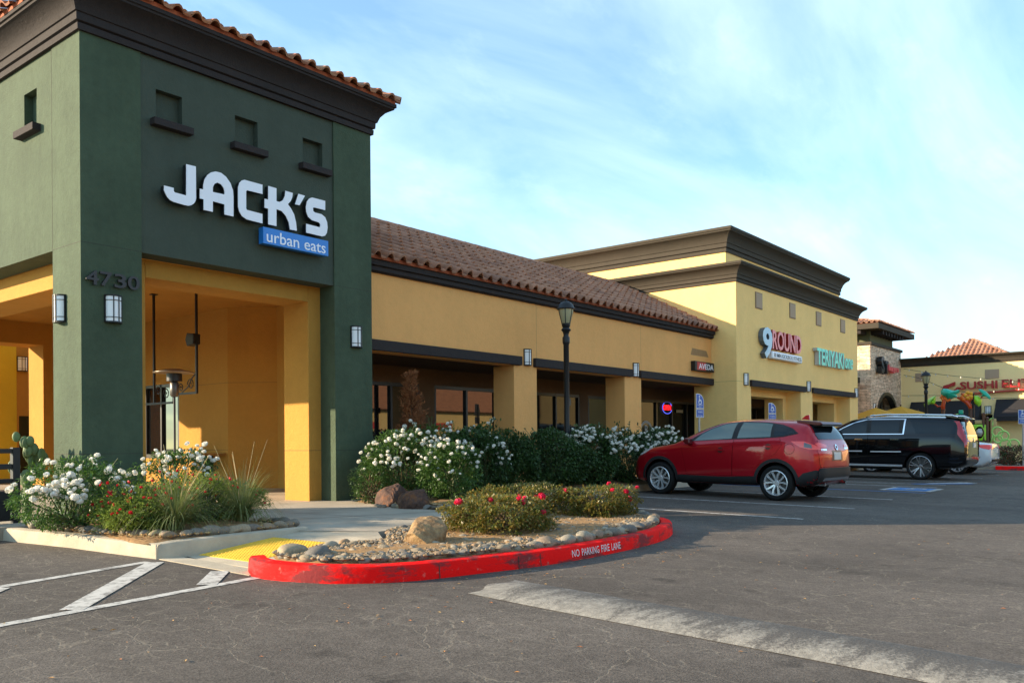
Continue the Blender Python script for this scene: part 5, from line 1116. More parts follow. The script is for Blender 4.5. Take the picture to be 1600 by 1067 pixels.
for s_ in (-1, 1):
    m = MB(); m.tube([(s_*.80, -.95, 1.835), (s_*.80, -.8, 1.90), (s_*.80, 0.2, 1.925), (s_*.80, 1.0, 1.93), (s_*.80, 1.45, 1.90), (s_*.80, 1.6, 1.86)], .024, 8); m.build('roof_rail', M_CHROME, esc.t, smooth=True)
    m = MB(); m.prism([(2.28, 1.28), (2.48, 1.28), (2.52, 1.42), (2.46, 1.50), (2.30, 1.48)], lambda y, z: (s_*1.24, y, z), lambda y, z: (s_*.98, y+.03, z-.01)); m.build('mirror', BLK, esc.t, bevel=.03)
m = MB(); m.prism([(-1.13, 1.80), (-1.06, 1.84), (-.6, 1.885), (-.6, 1.85), (-.95, 1.79)], lambda y, z: (-.74, y, z), lambda y, z: (.74, y, z)); m.build('spoiler', BLK, esc.t, bevel=.012)
m = MB(); m.box(-.85, .85, -.9, 4.0, .36, .42); m.build('underbody', M_GAP, esc.t)
m = MB(); m.prism([(1.55, 1.88), (1.75, 1.87), (1.62, 1.97)], lambda y, z: (-.02, y, z), lambda y, z: (.02, y, z)); m.build('aerial_fin', BLK, esc.t)

# white saloon beyond
WP = dict(cat='car', W=1.83, wb=2.78, wr=.33, ar=.37, y0=-1.05, y1=3.75, k1=.84, k2=.70, k3=.58,
    top=[(-1.05, .95), (-1.0, 1.04), (-.6, 1.10), (-.35, 1.14), (.1, 1.31), (.5, 1.42), (1.0, 1.46), (1.5, 1.44), (1.9, 1.33), (2.4, 1.10), (2.6, 1.02), (3.2, .93), (3.55, .82), (3.75, .62)],
    bot=[(-1.05, .42), (-.7, .24), (3.2, .2), (3.75, .28)], belt=[(-1.05, .92), (-.4, 1.06), (1, 1.02), (2.4, .97), (3.75, .6)],
    w=[(-1.05, .76), (-.95, .83), (-.6, .88), (0, .91), (2.8, .91), (3.3, .83), (3.6, .68), (3.75, .5)])
WHT = car_paint('white_paint', (0.62, 0.64, 0.66), .0)
wq = at_x(1563, 705, 34.0)
wc = Car('parked_car', 'white saloon car with red tail lamps half hidden behind the black car', (33.1, wq.y+1.05-.05, gz(6)+.002), 0, WP, WHT)
wc.wheels(.22, 5, .25)
def wc_side(sd):
    wc.panel('window_surround', [(-.15, 1.09), (.3, 1.33), (1.0, 1.42), (1.5, 1.39), (1.95, 1.23), (2.25, 1.06)], M_CLAD, .004, sd)
    wc.panel('window', [(.80, 1.08), (.80, 1.395), (.35, 1.325), (.0, 1.12)], M_CGLASS, .007, sd); wc.panel('window', [(.9, 1.08), (.9, 1.40), (1.5, 1.375), (1.9, 1.225), (2.12, 1.07)], M_CGLASS, .007, sd)
    wc.panel('tail_lamp', [(-.62, 1.0), (-.98, 1.0), (-1.03, .90), (-.95, .84), (-.7, .90)], M_REDL, .01, sd, grid=.05)
sides(wc_side)
for s_ in (-1, 1): wc.panel('rear_lamp', [(s_*.42, .88), (s_*.74, .84), (s_*.76, .99), (s_*.48, .97)][::s_], M_REDL, .012, 'B', grid=.05)
wc.panel('rear_window', [(-.55, .22), (.55, .22), (.62, -.3), (-.62, -.3)], M_CGLASS, .006, 'T', grid=.1)
wc.panel('licence_plate', [(-.16, .72), (.16, .72), (.16, .86), (-.16, .86)], M_PLATE, .012, 'B', th=0)
wc.panel('bumper_trim', [(-.7, .43), (.7, .43), (.7, .52), (-.7, .52)], M_CLAD, .01, 'B', th=0)

# ------------------------------------------------------------------ plants
M_LEAF = island_random('rose_leaf', [(0.030, 0.075, 0.012), (0.055, 0.13, 0.02), (0.10, 0.19, 0.035), (0.04, 0.095, 0.018)], .45, spec=.45, transl=.34)
M_LEAFD = island_random('dark_leaf', [(0.022, 0.055, 0.014), (0.04, 0.092, 0.02), (0.06, 0.115, 0.026), (0.016, 0.044, 0.012)], .45, spec=.4, transl=.15)
M_LEAFY = island_random('olive_leaf', [(0.09, 0.125, 0.018), (0.19, 0.17, 0.03), (0.065, 0.10, 0.016), (0.30, 0.18, 0.035), (0.13, 0.15, 0.028)], .4, spec=.5, transl=.36)
M_LEAFS = island_random('salvia_leaf', [(0.12, 0.19, 0.03), (0.19, 0.27, 0.045), (0.24, 0.30, 0.06), (0.14, 0.21, 0.035)], .6, transl=.5)
M_BOX = island_random('boxwood_leaf', [(0.022, 0.058, 0.014), (0.05, 0.11, 0.02), (0.08, 0.15, 0.03)], .35, spec=.5, transl=.12)
M_DRY = island_random('dry_conifer', [(0.26, 0.09, 0.035), (0.38, 0.15, 0.06), (0.18, 0.07, 0.03), (0.44, 0.20, 0.08)], .8, transl=.15)
M_GRASS = island_random('grass_blade', [(0.10, 0.15, 0.035), (0.16, 0.20, 0.06), (0.24, 0.26, 0.10), (0.12, 0.18, 0.06), (0.34, 0.30, 0.15)], .6, transl=.25)
M_TWIG = mat('twig', (0.10, 0.06, 0.03), .85); M_TWIGG = mat('green_stem', (0.07, 0.085, 0.03), .7)
M_PETAL = island_random('white_petal', [(0.80, 0.78, 0.70), (0.88, 0.87, 0.82), (0.74, 0.70, 0.60)], .55, transl=.3)
M_REDP = island_random('red_petal', [(0.60, 0.012, 0.02), (0.75, 0.03, 0.05), (0.45, 0.008, 0.015)], .5, transl=.25)
M_PINK = island_random('cerise_petal', [(0.72, 0.02, 0.09), (0.62, 0.015, 0.05), (0.8, 0.06, 0.10)], .5, transl=.25)
M_CACT = mat('cactus_green', (0.10, 0.15, 0.05), .6, noise=(14, .3, 4))
def unit(n):
    v = rng.normal(size=(n, 3)); return v/np.linalg.norm(v, axis=1)[:, None]
def leaf_arrays(P, size, jit=.35, droop=.3, out=None, aspect=.55, flat=.5):
    """one folded diamond leaf at each point; out = preferred direction"""
    n = len(P); d = unit(n)*.8 + (out if out is not None else 0); d[:, 2] -= droop*rng.random(n); d /= np.linalg.norm(d, axis=1)[:, None]
    up = unit(n)*flat+np.array([0, 0, 1.0]); s = np.cross(d, up); s /= np.linalg.norm(s, axis=1)[:, None]+1e-9; nn = np.cross(s, d)
    L = size*(1-jit+2*jit*rng.random(n))[:, None]; w = L*aspect*.5
    v = np.stack([P, P+d*L*.45+s*w+nn*L*.10, P+d*L, P+d*L*.45-s*w+nn*L*.10], 1).reshape(-1, 3)
    i = np.arange(n)*4; f = np.stack([np.stack([i, i+1, i+2], 1), np.stack([i, i+2, i+3], 1)], 1).reshape(-1, 3)
    return v, f
def crown(n, R, top, base, lumps=26, seed=0, boxy=False, fill=.35, wisps=0):
    """points through an uneven crown: a lumpy outer shell, clumps inside it and on it, loose shoots above; R=(rx, ry)"""
    r = np.random.default_rng(seed); hz_ = (top-base)/2; zc = base+hz_; e = 5.0 if boxy else 2.3
    K = r.normal(size=(9, 3)); K *= (3.2+2.5*r.random(9))[:, None]/np.linalg.norm(K, axis=1)[:, None]; ph = r.random(9)*6.28
    def shell(m):
        d = r.normal(size=(m, 3)); d /= np.linalg.norm(d, axis=1)[:, None]
        q = (np.abs(d[:, 0])**e+np.abs(d[:, 1])**e+np.abs(d[:, 2])**e)**(-1/e); lump = np.sin(d@K.T+ph).mean(1)
        return d*q[:, None], lump
    d, lump = shell(int(n*.72)); amp = .16 if boxy else .42
    rr = (1-.42*r.random(len(d))**1.6)*(1+amp*lump); P1 = d*rr[:, None]
    keep = r.random(len(d)) < np.clip(.8+2.2*lump, .12, 1); P1 = P1[keep]
    dc, lc = shell(lumps); C = dc*((.72+.28*r.random(lumps))*(1+amp*lc))[:, None]; m = n-len(P1); idx = r.integers(0, lumps, m); v = r.normal(size=(m, 3)); v /= np.linalg.norm(v, axis=1)[:, None]
    P2 = C[idx]+v*(((.10 if boxy else .17)+.12*r.random(lumps))[idx]*r.random(m)**.33)[:, None]
    P = np.concatenate([P1, P2])*np.array([R[0], R[1], hz_])+np.array([0, 0, zc]); C = C*np.array([R[0], R[1], hz_])*.9+np.array([0, 0, zc])
    if boxy: P[:, 2] = np.minimum(P[:, 2], top*(1+.05*r.normal(size=len(P))))
    P[:, 2] = np.maximum(P[:, 2], .02)
    for k in range(wisps):
        a = r.random()*2*PI; q = r.random()**.5*.75; x, y = math.cos(a)*R[0]*q, math.sin(a)*R[1]*q; h = top*(.92+.26*r.random()); m = int(16+r.random()*20); t = r.random(m)
        W_ = np.stack([x*(1+.35*t)+r.normal(size=m)*.03, y*(1+.35*t)+r.normal(size=m)*.03, top*.7+(h-top*.7)*t], 1); P = np.concatenate([P, W_]); C = np.concatenate([C, [[x*1.35, y*1.35, h]]])
    return P, C, v
def stems(parent, C, m, r0=.012, n=None, spread=.12):
    b = MB(); 
    for c in (C if n is None else C[:n]):
        x, y = random.uniform(-spread, spread), random.uniform(-spread, spread); c = Vector(c); mid = Vector((x+(c.x-x)*.35, y+(c.y-y)*.35, c.z*.55)); b.tube([(x, y, -.03), mid, c], [r0, r0*.75, r0*.4], 5, cap=False)
    return b.build('stems', m, parent, normals=False)
def bloom_mesh(name, m, r):
    """a full double bloom: overlapping cupped petals round a ball"""
    V, Fs = [], []
    for k, tilt, rr in ((6, -.35, 1.0), (6, .15, 1.0), (5, .65, .92), (4, 1.1, .8)):
        for j in range(k):
            a = 2*PI*(j+.5*(tilt > 0)+random.uniform(-.12, .12))/k; o = len(V); hw = PI/k*1.25
            for da, dt, q in ((-hw*.6, -.45, .80), (hw*.6, -.45, .80), (hw, .05, 1.0), (hw*.55, .45, 1.06), (0, .55, 1.10), (-hw*.55, .45, 1.06), (-hw, .05, 1.0)):
                t = max(-1.3, min(1.5, tilt+dt)); q = q*rr*r*random.uniform(.95, 1.05); V.append((q*math.cos(t)*math.cos(a+da), q*math.cos(t)*math.sin(a+da), q*math.sin(t)*.85))
            Fs.append(tuple(o+i for i in range(7)))
    me = bpy.data.meshes.new(name); me.from_pydata(V, [], Fs); me.materials.append(m); return me
BLW = [bloom_mesh('flower', M_PETAL, r) for r in (.032, .038, .044)]
BLR = [bloom_mesh('flower', M_PINK, r) for r in (.036, .042)]
BLS = [bloom_mesh('flower', M_REDP, .017)]
def place_blooms(parent, pts, meshes, s=1.0):
    for p in pts:
        o = bpy.data.objects.new('flower', random.choice(meshes)); COL.objects.link(o); o.parent = parent; o.location = p
        o.rotation_euler = (random.uniform(-.9, .9), random.uniform(-.9, .9), random.uniform(0, 6.28)); k = s*random.uniform(.75, 1.25); o.scale = (k, k, k)
def bush(name, label, cat, loc, R, top, base, n, leaf, m, seed, lumps=26, boxy=False, wisps=0, stem=M_TWIG, group=None, aspect=.55, out=.7, stemr=.012, extra=0):
    t = thing(name, label, cat, loc, 0, group); n = int(n*(1.5 if not boxy else 1.25)); P, C, v = crown(n, R, top, base, lumps, seed, boxy, wisps=wisps)
    o = P-np.array([0, 0, (top+base)/2]); o /= np.linalg.norm(o, axis=1)[:, None]+1e-6
    V, F = leaf_arrays(P, leaf, out=o*out, aspect=aspect); mesh_from(V, F, 'foliage', m, t); stems(t, C, stem, stemr)
    if extra:
        b = MB()
        for k in range(extra):
            a = random.uniform(0, 6.28); x, y = math.cos(a)*R[0]*.55*random.random(), math.sin(a)*R[1]*.55*random.random(); b.tube([(x*.4, y*.4, 0), (x+random.uniform(-.1, .1), y+random.uniform(-.1, .1), base*.6+.1), (x*1.6, y*1.6, base+(top-base)*.4)], [.007, .006, .003], 4, cap=False)
        b.build('bare_twigs', mat('dry_twig', (0.24, 0.16, 0.07), .9), t, normals=False)
    return t, P, C
def shell_pts(P, R, top, k, zmin, face=None, seed=1):
    r = np.random.default_rng(seed); c = P-np.array([0, 0, top*.45]); sc = np.linalg.norm(c/np.array([R[0], R[1], top*.55]), axis=1); w = np.clip(sc-.55, 0, None)**2*(P[:, 2] > zmin)
    if face is not None: w = w*(.25+np.clip((P[:, :2]@np.array(face)), -.2, 1))
    w = np.clip(w, 1e-9, None); i = r.choice(len(P), min(k, len(P)), replace=False, p=w/w.sum()); d = c[i]; d /= np.linalg.norm(d, axis=1)[:, None]; return P[i]+d*.03
GB = .36
CAMF = (-.62, -.78)
def rose(label, loc, R, top, base, n, nb, m, seed, zmin, wisps=3, s=1.0, face=CAMF, lumps=30, extra=0, leaf=.042):
    t, P, C = bush('rose_bush', label, 'rose bush', loc, R, top, base, n, leaf, m, seed, lumps, wisps=wisps, stem=M_TWIGG, group='white rose bushes', extra=extra)
    # blooms gather in sprays
    nb = min(97, int(nb*1.75)); ctr = shell_pts(P, R, top, max(5, int(nb*.6)), zmin, face, seed); pts = []
    for i in range(nb): pts.append(Vector(ctr[i % len(ctr)])+Vector((random.gauss(0, .06), random.gauss(0, .06), random.gauss(0.01, .04))))
    place_blooms(t, pts, BLW, s*.84); return t
rose('white rose bush at the left end of the planter in front of the patio fence', (4.72, 10.45, GB-.02), (.66, .62), .80, .02, 4800, 46, M_LEAF, 3, .42, s=1.15)
rose('white rose bush in front of the tower pier behind the red salvias', (6.15, 10.75, GB-.02), (.58, .48), .86, .06, 3400, 38, M_LEAF, 5, .55, s=1.1, wisps=4)
rose('white rose bush beside the tower right pier behind the boulders', (10.35, 10.75, GB), (.66, .55), 1.12, .12, 5200, 44, M_LEAF, 8, .5, extra=26)
rose('white rose bush below the dry conifer behind the two boulders', (11.25, 10.9, GB), (.70, .55), 1.28, .16, 5400, 56, M_LEAF, 9, .6, extra=22)
rose('low bright green rose bush with scattered white blooms next to the boulders', (10.35, 9.55, GB), (.52, .46), .92, .02, 5400, 34, M_LEAF, 10, .45, s=.95)
rose('white rose bush between the low green rose and the dark shrubs', (12.05, 10.5, GB), (.62, .55), 1.22, .02, 6500, 42, M_LEAFD, 11, .55, s=1.0, leaf=.06)
bush('dark_shrub', 'tall dark green shrub with wispy tips left of the street lamp', 'shrub', (13.3, 10.9, GB), (.90, .62), 1.16, .0, 9000, .062, M_LEAFD, 12, 30, wisps=9, stem=M_TWIGG)
bush('dark_shrub', 'dark green shrub with wispy tips at the foot of the street lamp', 'shrub', (14.85, 10.75, GB), (.90, .62), 1.12, .0, 9000, .062, M_LEAFD, 13, 30, wisps=8, stem=M_TWIGG)
rose('white rose bush right of the street lamp full of small blooms', (16.2, 10.75, GB), (.80, .6), 1.24, .0, 6500, 84, M_LEAFD, 14, .72, s=1.25, leaf=.066)
rose('white rose bush right of the second arcade pier crowded with blooms', (17.75, 10.75, GB), (.85, .6), 1.24, .0, 6500, 92, M_LEAFD, 15, .75, s=1.25, leaf=.066)
rose('white rose bush behind the red car bonnet below the blue parking sign', (19.4, 10.75, GB), (.85, .6), 1.24, .0, 6500, 76, M_LEAFD, 16, .78, s=1.25, leaf=.066)
# clipped boxwood
bush('boxwood', 'small clipped boxwood hedge at the foot of the tower right pier', 'boxwood shrub', (9.72, 10.75, .33), (.30, .32), .60, .02, 5200, .026, M_BOX, 21, 46, boxy=True)
# island shrubs
for lab, loc, R, top, sd, nb in (('olive green clipped rose shrub with cerise blooms nearest the island boulder', (7.72, 6.35, .27), (.60, .52), .41, 31, 8),
        ('olive green clipped shrub at the back of the red kerbed island', (9.45, 7.45, .29), (.62, .46), .43, 32, 4), ('olive green clipped shrub with red blooms at the far tip of the island', (10.15, 6.65, .28), (.50, .46), .41, 33, 6)):
    t, P, C = bush('shrub', lab, 'shrub', loc, R, top, -.02, 9500, .036, M_LEAFY, sd, 60, boxy=True, out=.5, extra=10); place_blooms(t, shell_pts(P, R, top, nb, top*.5, CAMF, sd), BLR, 1.05)
# red salvias in the planter
for lab, loc, R, top, sd, nb in (('low light green salvia with few red flowers at the kerb below the left rose', (4.98, 9.35, GB-.03), (.36, .42), .40, 44, 18), ('leafy green salvia with tiny red flowers in the middle of the planter', (5.15, 9.55, GB-.03), (.55, .5), .52, 41, 46), ('light green salvia with red flowers behind the left grass tuft', (5.95, 9.75, GB-.03), (.52, .5), .58, 42, 44), ('light green salvia with red flowers behind the right grass tuft', (6.5, 10.1, GB-.03), (.48, .5), .50, 43, 34)):
    t, P, C = bush('salvia', lab, 'salvia', loc, R, top, .0, 4600, .034, M_LEAFS, sd, 34, wisps=16, stem=M_TWIGG, aspect=.4); place_blooms(t, shell_pts(P, R, top, nb, top*.4, CAMF, sd), BLS, 1.0)
# arching grasses
def tuft(label, loc, n, L, seed):
    r = np.random.default_rng(seed); t = thing('grass_tuft', label, 'ornamental grass', loc, 0, 'arching grass tufts'); V, F = [], []
    for k in range(n):
        a = r.random()*2*PI; tilt = .25+1.25*r.random(); l = L*(.55+.6*r.random()); dx, dy = math.cos(a), math.sin(a); x, y = dx*.06*r.random(), dy*.06*r.random(); z = 0; w = .0045; th = PI/2-tilt*.35; o = len(V); S_ = 6
        for i in range(S_+1):
            ww = w*(1-i/S_*.85); V += [(x-dy*ww, y+dx*ww, z), (x+dy*ww, y-dx*ww, z)]; x += dx*math.cos(th)*l/S_; y += dy*math.cos(th)*l/S_; z = max(.01, z+math.sin(th)*l/S_); th -= tilt*(.24+.18*r.random())
        F += [(o+2*i, o+2*i+1, o+2*i+3, o+2*i+2) for i in range(S_)]
    mesh_from(V, F, 'blades', M_GRASS, t)
    b = MB()
    for k in range(5):
        a = r.random()*2*PI; b.tube([(0, 0, 0), (.12*math.cos(a), .12*math.sin(a), .45), (.35*math.cos(a), .35*math.sin(a), .85+.2*r.random())], [.005, .004, .002], 4, cap=False)
    b.build('flower_stalks', mat('straw', (.38, .29, .14), .8), t, normals=False); return t
tuft('arching grey green grass tuft nearest the kerb ramp corner', (5.18, 8.95, GB-.03), 620, .76, 51)
tuft('arching grass tuft at the walk end of the planter', (6.22, 9.25, GB-.03), 680, .80, 52)
# dry brown conifer
t = thing('dry_conifer', 'brown withered cone shaped conifer in front of the arcade window', 'conifer', (11.35, 11.5, GB)); r = np.random.default_rng(61)
PN, OU = [], []
b = MB(); b.tube([(0, 0, 0), (0.02, 0, 1.0), (0, 0, 2.25)], [.03, .02, .004], 6); b.build('trunk', M_TWIG, t)
b = MB()
for k in range(95):
    h = .3+1.9*r.random(); a = r.random()*2*PI; l = (.52*(1-(h/2.45))+.05)*(.7+.5*r.random()); d = np.array([math.cos(a), math.sin(a), .75+.4*r.random()]); d /= np.linalg.norm(d); b.tube([(0, 0, h), tuple(d*l+np.array([0, 0, h]))], [.008, .002], 4, cap=False)
    m_ = int(85*l/.4)+26; q = r.random(m_)**.7; p = np.array([0, 0, h])+d*(q*l)[:, None]+r.normal(size=(m_, 3))*.028; PN.append(p); OU.append(np.repeat(d[None], m_, 0))
b.build('branches', M_TWIG, t, normals=False)
V, F = leaf_arrays(np.concatenate(PN), .062, out=np.concatenate(OU)*1.6, aspect=.28, droop=.1); mesh_from(V, F, 'foliage', M_DRY, t)
# prickly pear by the fence
t = thing('cactus', 'prickly pear cactus behind the patio fence', 'cactus', (5.0, 12.35, FL)); random.seed(5)
pads = [((0, 0, .55), .13)]
for k in range(26):
    p, q = random.choice(pads); a = random.uniform(-1.2, 1.2); q2 = max(.055, q*.86); c = (p[0]+math.sin(a)*(q+q2)*.75+random.uniform(-.02, .02), p[1]+random.uniform(-.08, .08), p[2]+math.cos(a)*(q+q2)*.85); 
    if c[2] < 1.28 and abs(c[0]) < .42: pads.append((c, q2))
for c, q in pads[:24]:
    b = MB(); rot = random.uniform(-.8, .8); rows = []
    for i in range(7):
        ph = PI*i/6; rows.append([(c[0]+math.sin(ph)*math.cos(2*PI*j/10)*q*.72*math.cos(rot)-math.sin(ph)*math.sin(2*PI*j/10)*q*.2*math.sin(rot), c[1]+math.sin(ph)*math.cos(2*PI*j/10)*q*.72*math.sin(rot)+math.sin(ph)*math.sin(2*PI*j/10)*q*.2*math.cos(rot), c[2]-math.cos(ph)*q) for j in range(10)])
    b.grid(rows, True); b.build('pad', M_CACT, t, smooth=True)
b = MB(); b.tube([(0, 0, 0), (0, 0, .5)], [.07, .05], 8); b.build('stem', M_CACT, t)
# reddish bed at the far right
bush('red_shrub', 'low dark shrub with reddish tips at the far right kerb', 'shrub', (39.4, 6.1, .25), (1.0, .9), .75, .02, 2600, .07, island_random('reddish_leaf', [(0.05, 0.07, 0.02), (0.22, 0.03, 0.02), (0.04, 0.06, 0.02), (0.03, 0.05, 0.015)], .6), 71, 30)
bush('dark_shrub', 'round dark green shrub behind the lime climbing rings', 'shrub', (41.5, 6.75, .2), (.45, .45), .55, .02, 1500, .07, M_LEAFD, 72, 24)
b2 = MB(); slab(b2, [(38.2, 4.5), (46, 2.0), (46, 9.6), (38.4, 8.2), (37.9, 6.5)], .25, .3); tag(b2.build('far_island', M_WALK), kind='structure')
kerb('far_red_kerb', catmull([(37.75, 6.4), (38.1, 4.5), (39.2, 3.6), (44, 1.8)], 6), .15, MATS['red_kerb_paint'], side=1)

# ------------------------------------------------------------------ stones
M_RIV = island_random('river_stone', [(0.13, 0.12, 0.10), (0.24, 0.19, 0.13), (0.30, 0.235, 0.15), (0.16, 0.15, 0.135), (0.28, 0.18, 0.10), (0.11, 0.11, 0.105), (0.33, 0.28, 0.20)], .75, objrand=True, noise=(9, .22), bump=(30, .15, 5))
M_GRAV = island_random('gravel', [(0.15, 0.12, 0.085), (0.26, 0.19, 0.11), (0.22, 0.13, 0.06), (0.30, 0.23, 0.15), (0.12, 0.10, 0.08)], .8)
def rock_mesh(name, seed, sub=3, amp=.22, sq=(1, .72, .5), ang=False):
    bm = bmesh.new(); bmesh.ops.create_icosphere(bm, subdivisions=sub, radius=1); r = np.random.default_rng(seed); ks = r.normal(size=(7, 3))*(1.6 if not ang else 1.3); ph = r.random(7)*6.28
    pl_ = unit(16 if ang else 1)
    for v in bm.verts:
        p = np.array(v.co); d = sum(math.sin(k@p+f) for k, f in zip(ks, ph))/7; q = p*(1+amp*d)
        if ang:
            for pn in pl_:
                e = q@pn-.70
                if e > 0: q = q-pn*e*.9
            q = q*(1+.03*math.sin(7*p[0]+5*p[2])*math.sin(6*p[1])+.015*math.sin(19*p[0]-13*p[1]+11*p[2]))
        v.co = q*np.array(sq)
    me = bpy.data.meshes.new(name); bm.to_mesh(me); bm.free(); me.polygons.foreach_set('use_smooth', [True]*len(me.polygons)); 
    if ang: me.set_sharp_from_angle(angle=R_(28))
    return me
RM = [rock_mesh('river_stone', 100+i, 3, .35) for i in range(8)]
for me in RM: me.materials.append(M_RIV)
def stone(x, y, z, s, label, group, rz=None, name='river_stone', flat=1.0):
    o = bpy.data.objects.new(name, random.choice(RM)); COL.objects.link(o); o.location = (x, y, z+s*.28*flat); k = s*random.uniform(.85, 1.15)
    o.scale = (k, k*random.uniform(.85, 1.1), k*flat*random.uniform(.85, 1.15)); o.rotation_euler = (random.uniform(-.22, .22), random.uniform(-.22, .22), random.uniform(0, 6.28) if rz is None else rz); return tag(o, label, 'river stone', group)
random.seed(11)
def along(pts, step, fn):
    pts = [Vector((p[0], p[1], 0)) for p in pts]; acc_ = 0
    for a, b in zip(pts, pts[1:]):
        L = (b-a).length; t = acc_
        while t < L: p = a+(b-a)*(t/L); fn(p.x, p.y, math.atan2(b.y-a.y, b.x-a.x)); t += step*random.uniform(.75, 1.3)
        acc_ = t-L
along([(4.56, 11.2), (4.62, 10.2), (4.76, 9.0), (4.92, 8.62)], .125, lambda x, y, a: stone(x+.05+random.uniform(-.03, .03), y, .325, random.uniform(.07, .095), 'smooth pale river stone in the row along the left concrete kerb', 'river stones along the concrete kerb', a+PI/2+random.uniform(-.4, .4), flat=1.15))
along([(4.9, 8.58), (5.6, 8.52), (6.3, 8.50), (6.6, 8.7), (6.62, 9.4)], .16, lambda x, y, a: stone(x, y+.02+random.uniform(-.02, .04), .325, random.uniform(.075, .105), 'smooth pale river stone in the row along the kerb ramp side', 'river stones along the kerb ramp', a+random.uniform(-.4, .4), flat=1.1))
along([(9.12, 9.95), (9.3, 9.3), (9.55, 8.85), (9.95, 8.72), (10.5, 9.1)], .125, lambda x, y, a: stone(x+.1+random.uniform(-.05, .05), y+.08, .315, random.uniform(.065, .10), 'grey river stone in the row edging the boulder bed', 'river stones edging the boulder bed'))
along([(9.25, 10.1), (9.55, 9.4), (9.8, 9.0), (10.3, 9.2)], .13, lambda x, y, a: stone(x+.12+random.uniform(-.08, .1), y+.1, .33, random.uniform(.04, .075), 'grey river stone in the row edging the boulder bed', 'river stones edging the boulder bed'))
# on the island: a border row of larger stones, then a scatter round the boulder
ii = [p for p in catmull([(*p, 0) for p in ISI[:13]], 6)]
def isl_row(x, y, a): stone(x-.085*math.sin(a)+random.uniform(-.02, .02), y+.085*math.cos(a)+random.uniform(-.02, .02), gz(y)+.145, random.uniform(.075, .125) if x > 7.0 else random.uniform(.06, .09), 'large smooth river stone in the border row inside the red kerb', 'border stones inside the red kerb', a+random.uniform(-.35, .35), flat=1.0)
along(ii[4:], .155, isl_row)
for x, y, s_ in ((5.05, 6.72, .15), (5.12, 6.42, .14), (5.55, 6.78, .10), (5.9, 6.95, .08)): stone(x, y, gz(y)+.15, s_, 'big grey river stone at the left nose of the island', 'big stones at the island nose', .2)
def inside(x, y, poly):
    c = False
    for i in range(len(poly)):
        (x1, y1), (x2, y2) = poly[i], poly[i-1]
        if (y1 > y) != (y2 > y) and x < (x2-x1)*(y-y1)/(y2-y1)+x1: c = not c
    return c
cnt = 0; pts_ = []
while cnt < 262:
    x, y = random.uniform(4.95, 9.6), random.uniform(5.4, 7.6)
    if not inside(x, y, ISI) or (x-6.42)**2/.09+(y-6.32)**2/.05 < 1 or (x-7.72)**2+(y-6.35)**2 < .3 or (x > 6.9 and random.random() < .35) or (x-9.45)**2+(y-7.45)**2 < .4: continue
    s_ = random.uniform(.03, .068)
    if any((x-a)**2+(y-b)**2 < (.78*(s_+c))**2 for a, b, c in pts_): 
        if random.random() < .97: continue
    pts_.append((x, y, s_)); stone(x, y, gz(y)+.165, s_, 'small rounded river stone scattered around the island boulder', 'small stones around the island boulder'); cnt += 1
# boulders
def boulder(label, loc, s, rz, seed, cols, sq):
    me = rock_mesh('boulder', seed, 5, .38, sq, True); m = mat('boulder_'+str(seed), cols[0], .85, spec=.3, bump=(7, 1.0, 12)); n, l = m.node_tree.nodes, m.node_tree.links; t = N(n, 'ShaderNodeTexCoord'); a = N(n, 'ShaderNodeTexNoise'); a.inputs['Scale'].default_value = 2.6; a.inputs['Detail'].default_value = 10; a.inputs['Roughness'].default_value = .72; l.new(t.outputs['Object'], a.inputs['Vector'])
    rp = N(n, 'ShaderNodeValToRGB'); e = rp.color_ramp.elements; e[0].position = .36; e[0].color = (*cols[0], 1); e[1].position = .64; e[1].color = (*cols[1], 1); q = e.new(.5); q.color = (*cols[2], 1); l.new(a.outputs[0], rp.inputs[0]); l.new(rp.outputs[0], n['Principled BSDF'].inputs['Base Color'])
    me.materials.append(m); o = bpy.data.objects.new('boulder', me); COL.objects.link(o); o.location = loc; o.scale = (s, s, s); o.rotation_euler = (.1, -.15, rz); return tag(o, label, 'boulder')
boulder('large reddish brown boulder, the left of the pair by the roses', (9.62, 10.15, .44), .40, .5, 201, [(0.05, 0.03, 0.024), (0.17, 0.07, 0.03), (0.085, 0.05, 0.04)], (1.0, .75, .72))
boulder('smaller rust red boulder, the right of the pair by the roses', (9.42, 9.50, .40), .33, 2.2, 202, [(0.055, 0.03, 0.022), (0.20, 0.08, 0.03), (0.10, 0.055, 0.04)], (1.0, .8, .78))
boulder('golden brown boulder on the red kerbed island', (6.42, 6.32, .36), .32, .7, 203, [(0.15, 0.085, 0.035), (0.36, 0.24, 0.11), (0.24, 0.155, 0.08)], (.95, .72, .66))
# fine gravel and mulch chips
V, F = [], []; vv = np.array([(1, 0, 0), (-1, 0, 0), (0, 1, 0), (0, -1, 0), (0, 0, 1), (0, 0, -1)], float); ff = np.array([(0, 2, 4), (2, 1, 4), (1, 3, 4), (3, 0, 4), (2, 0, 5), (1, 2, 5), (3, 1, 5), (0, 3, 5)])
def scatter_chips(poly, n, z, s0, s1):
    k = 0; xs = [p[0] for p in poly]; ys = [p[1] for p in poly]
    while k < n:
        x, y = random.uniform(min(xs), max(xs)), random.uniform(min(ys), max(ys))
        if not inside(x, y, poly): continue
        a = random.uniform(0, 6.28); s_ = random.uniform(s0, s1); c, q = math.cos(a), math.sin(a); m_ = np.array([[c, -q, 0], [q, c, 0], [0, 0, 1]])@np.diag([s_, s_*random.uniform(.5, 1), s_*random.uniform(.35, .7)])
        o = len(V); V.extend((vv@m_.T*(1+.2*rng.random((6, 1)))+np.array([x, y, z(x, y)])).tolist()); F.extend((ff+o).tolist()); k += 1
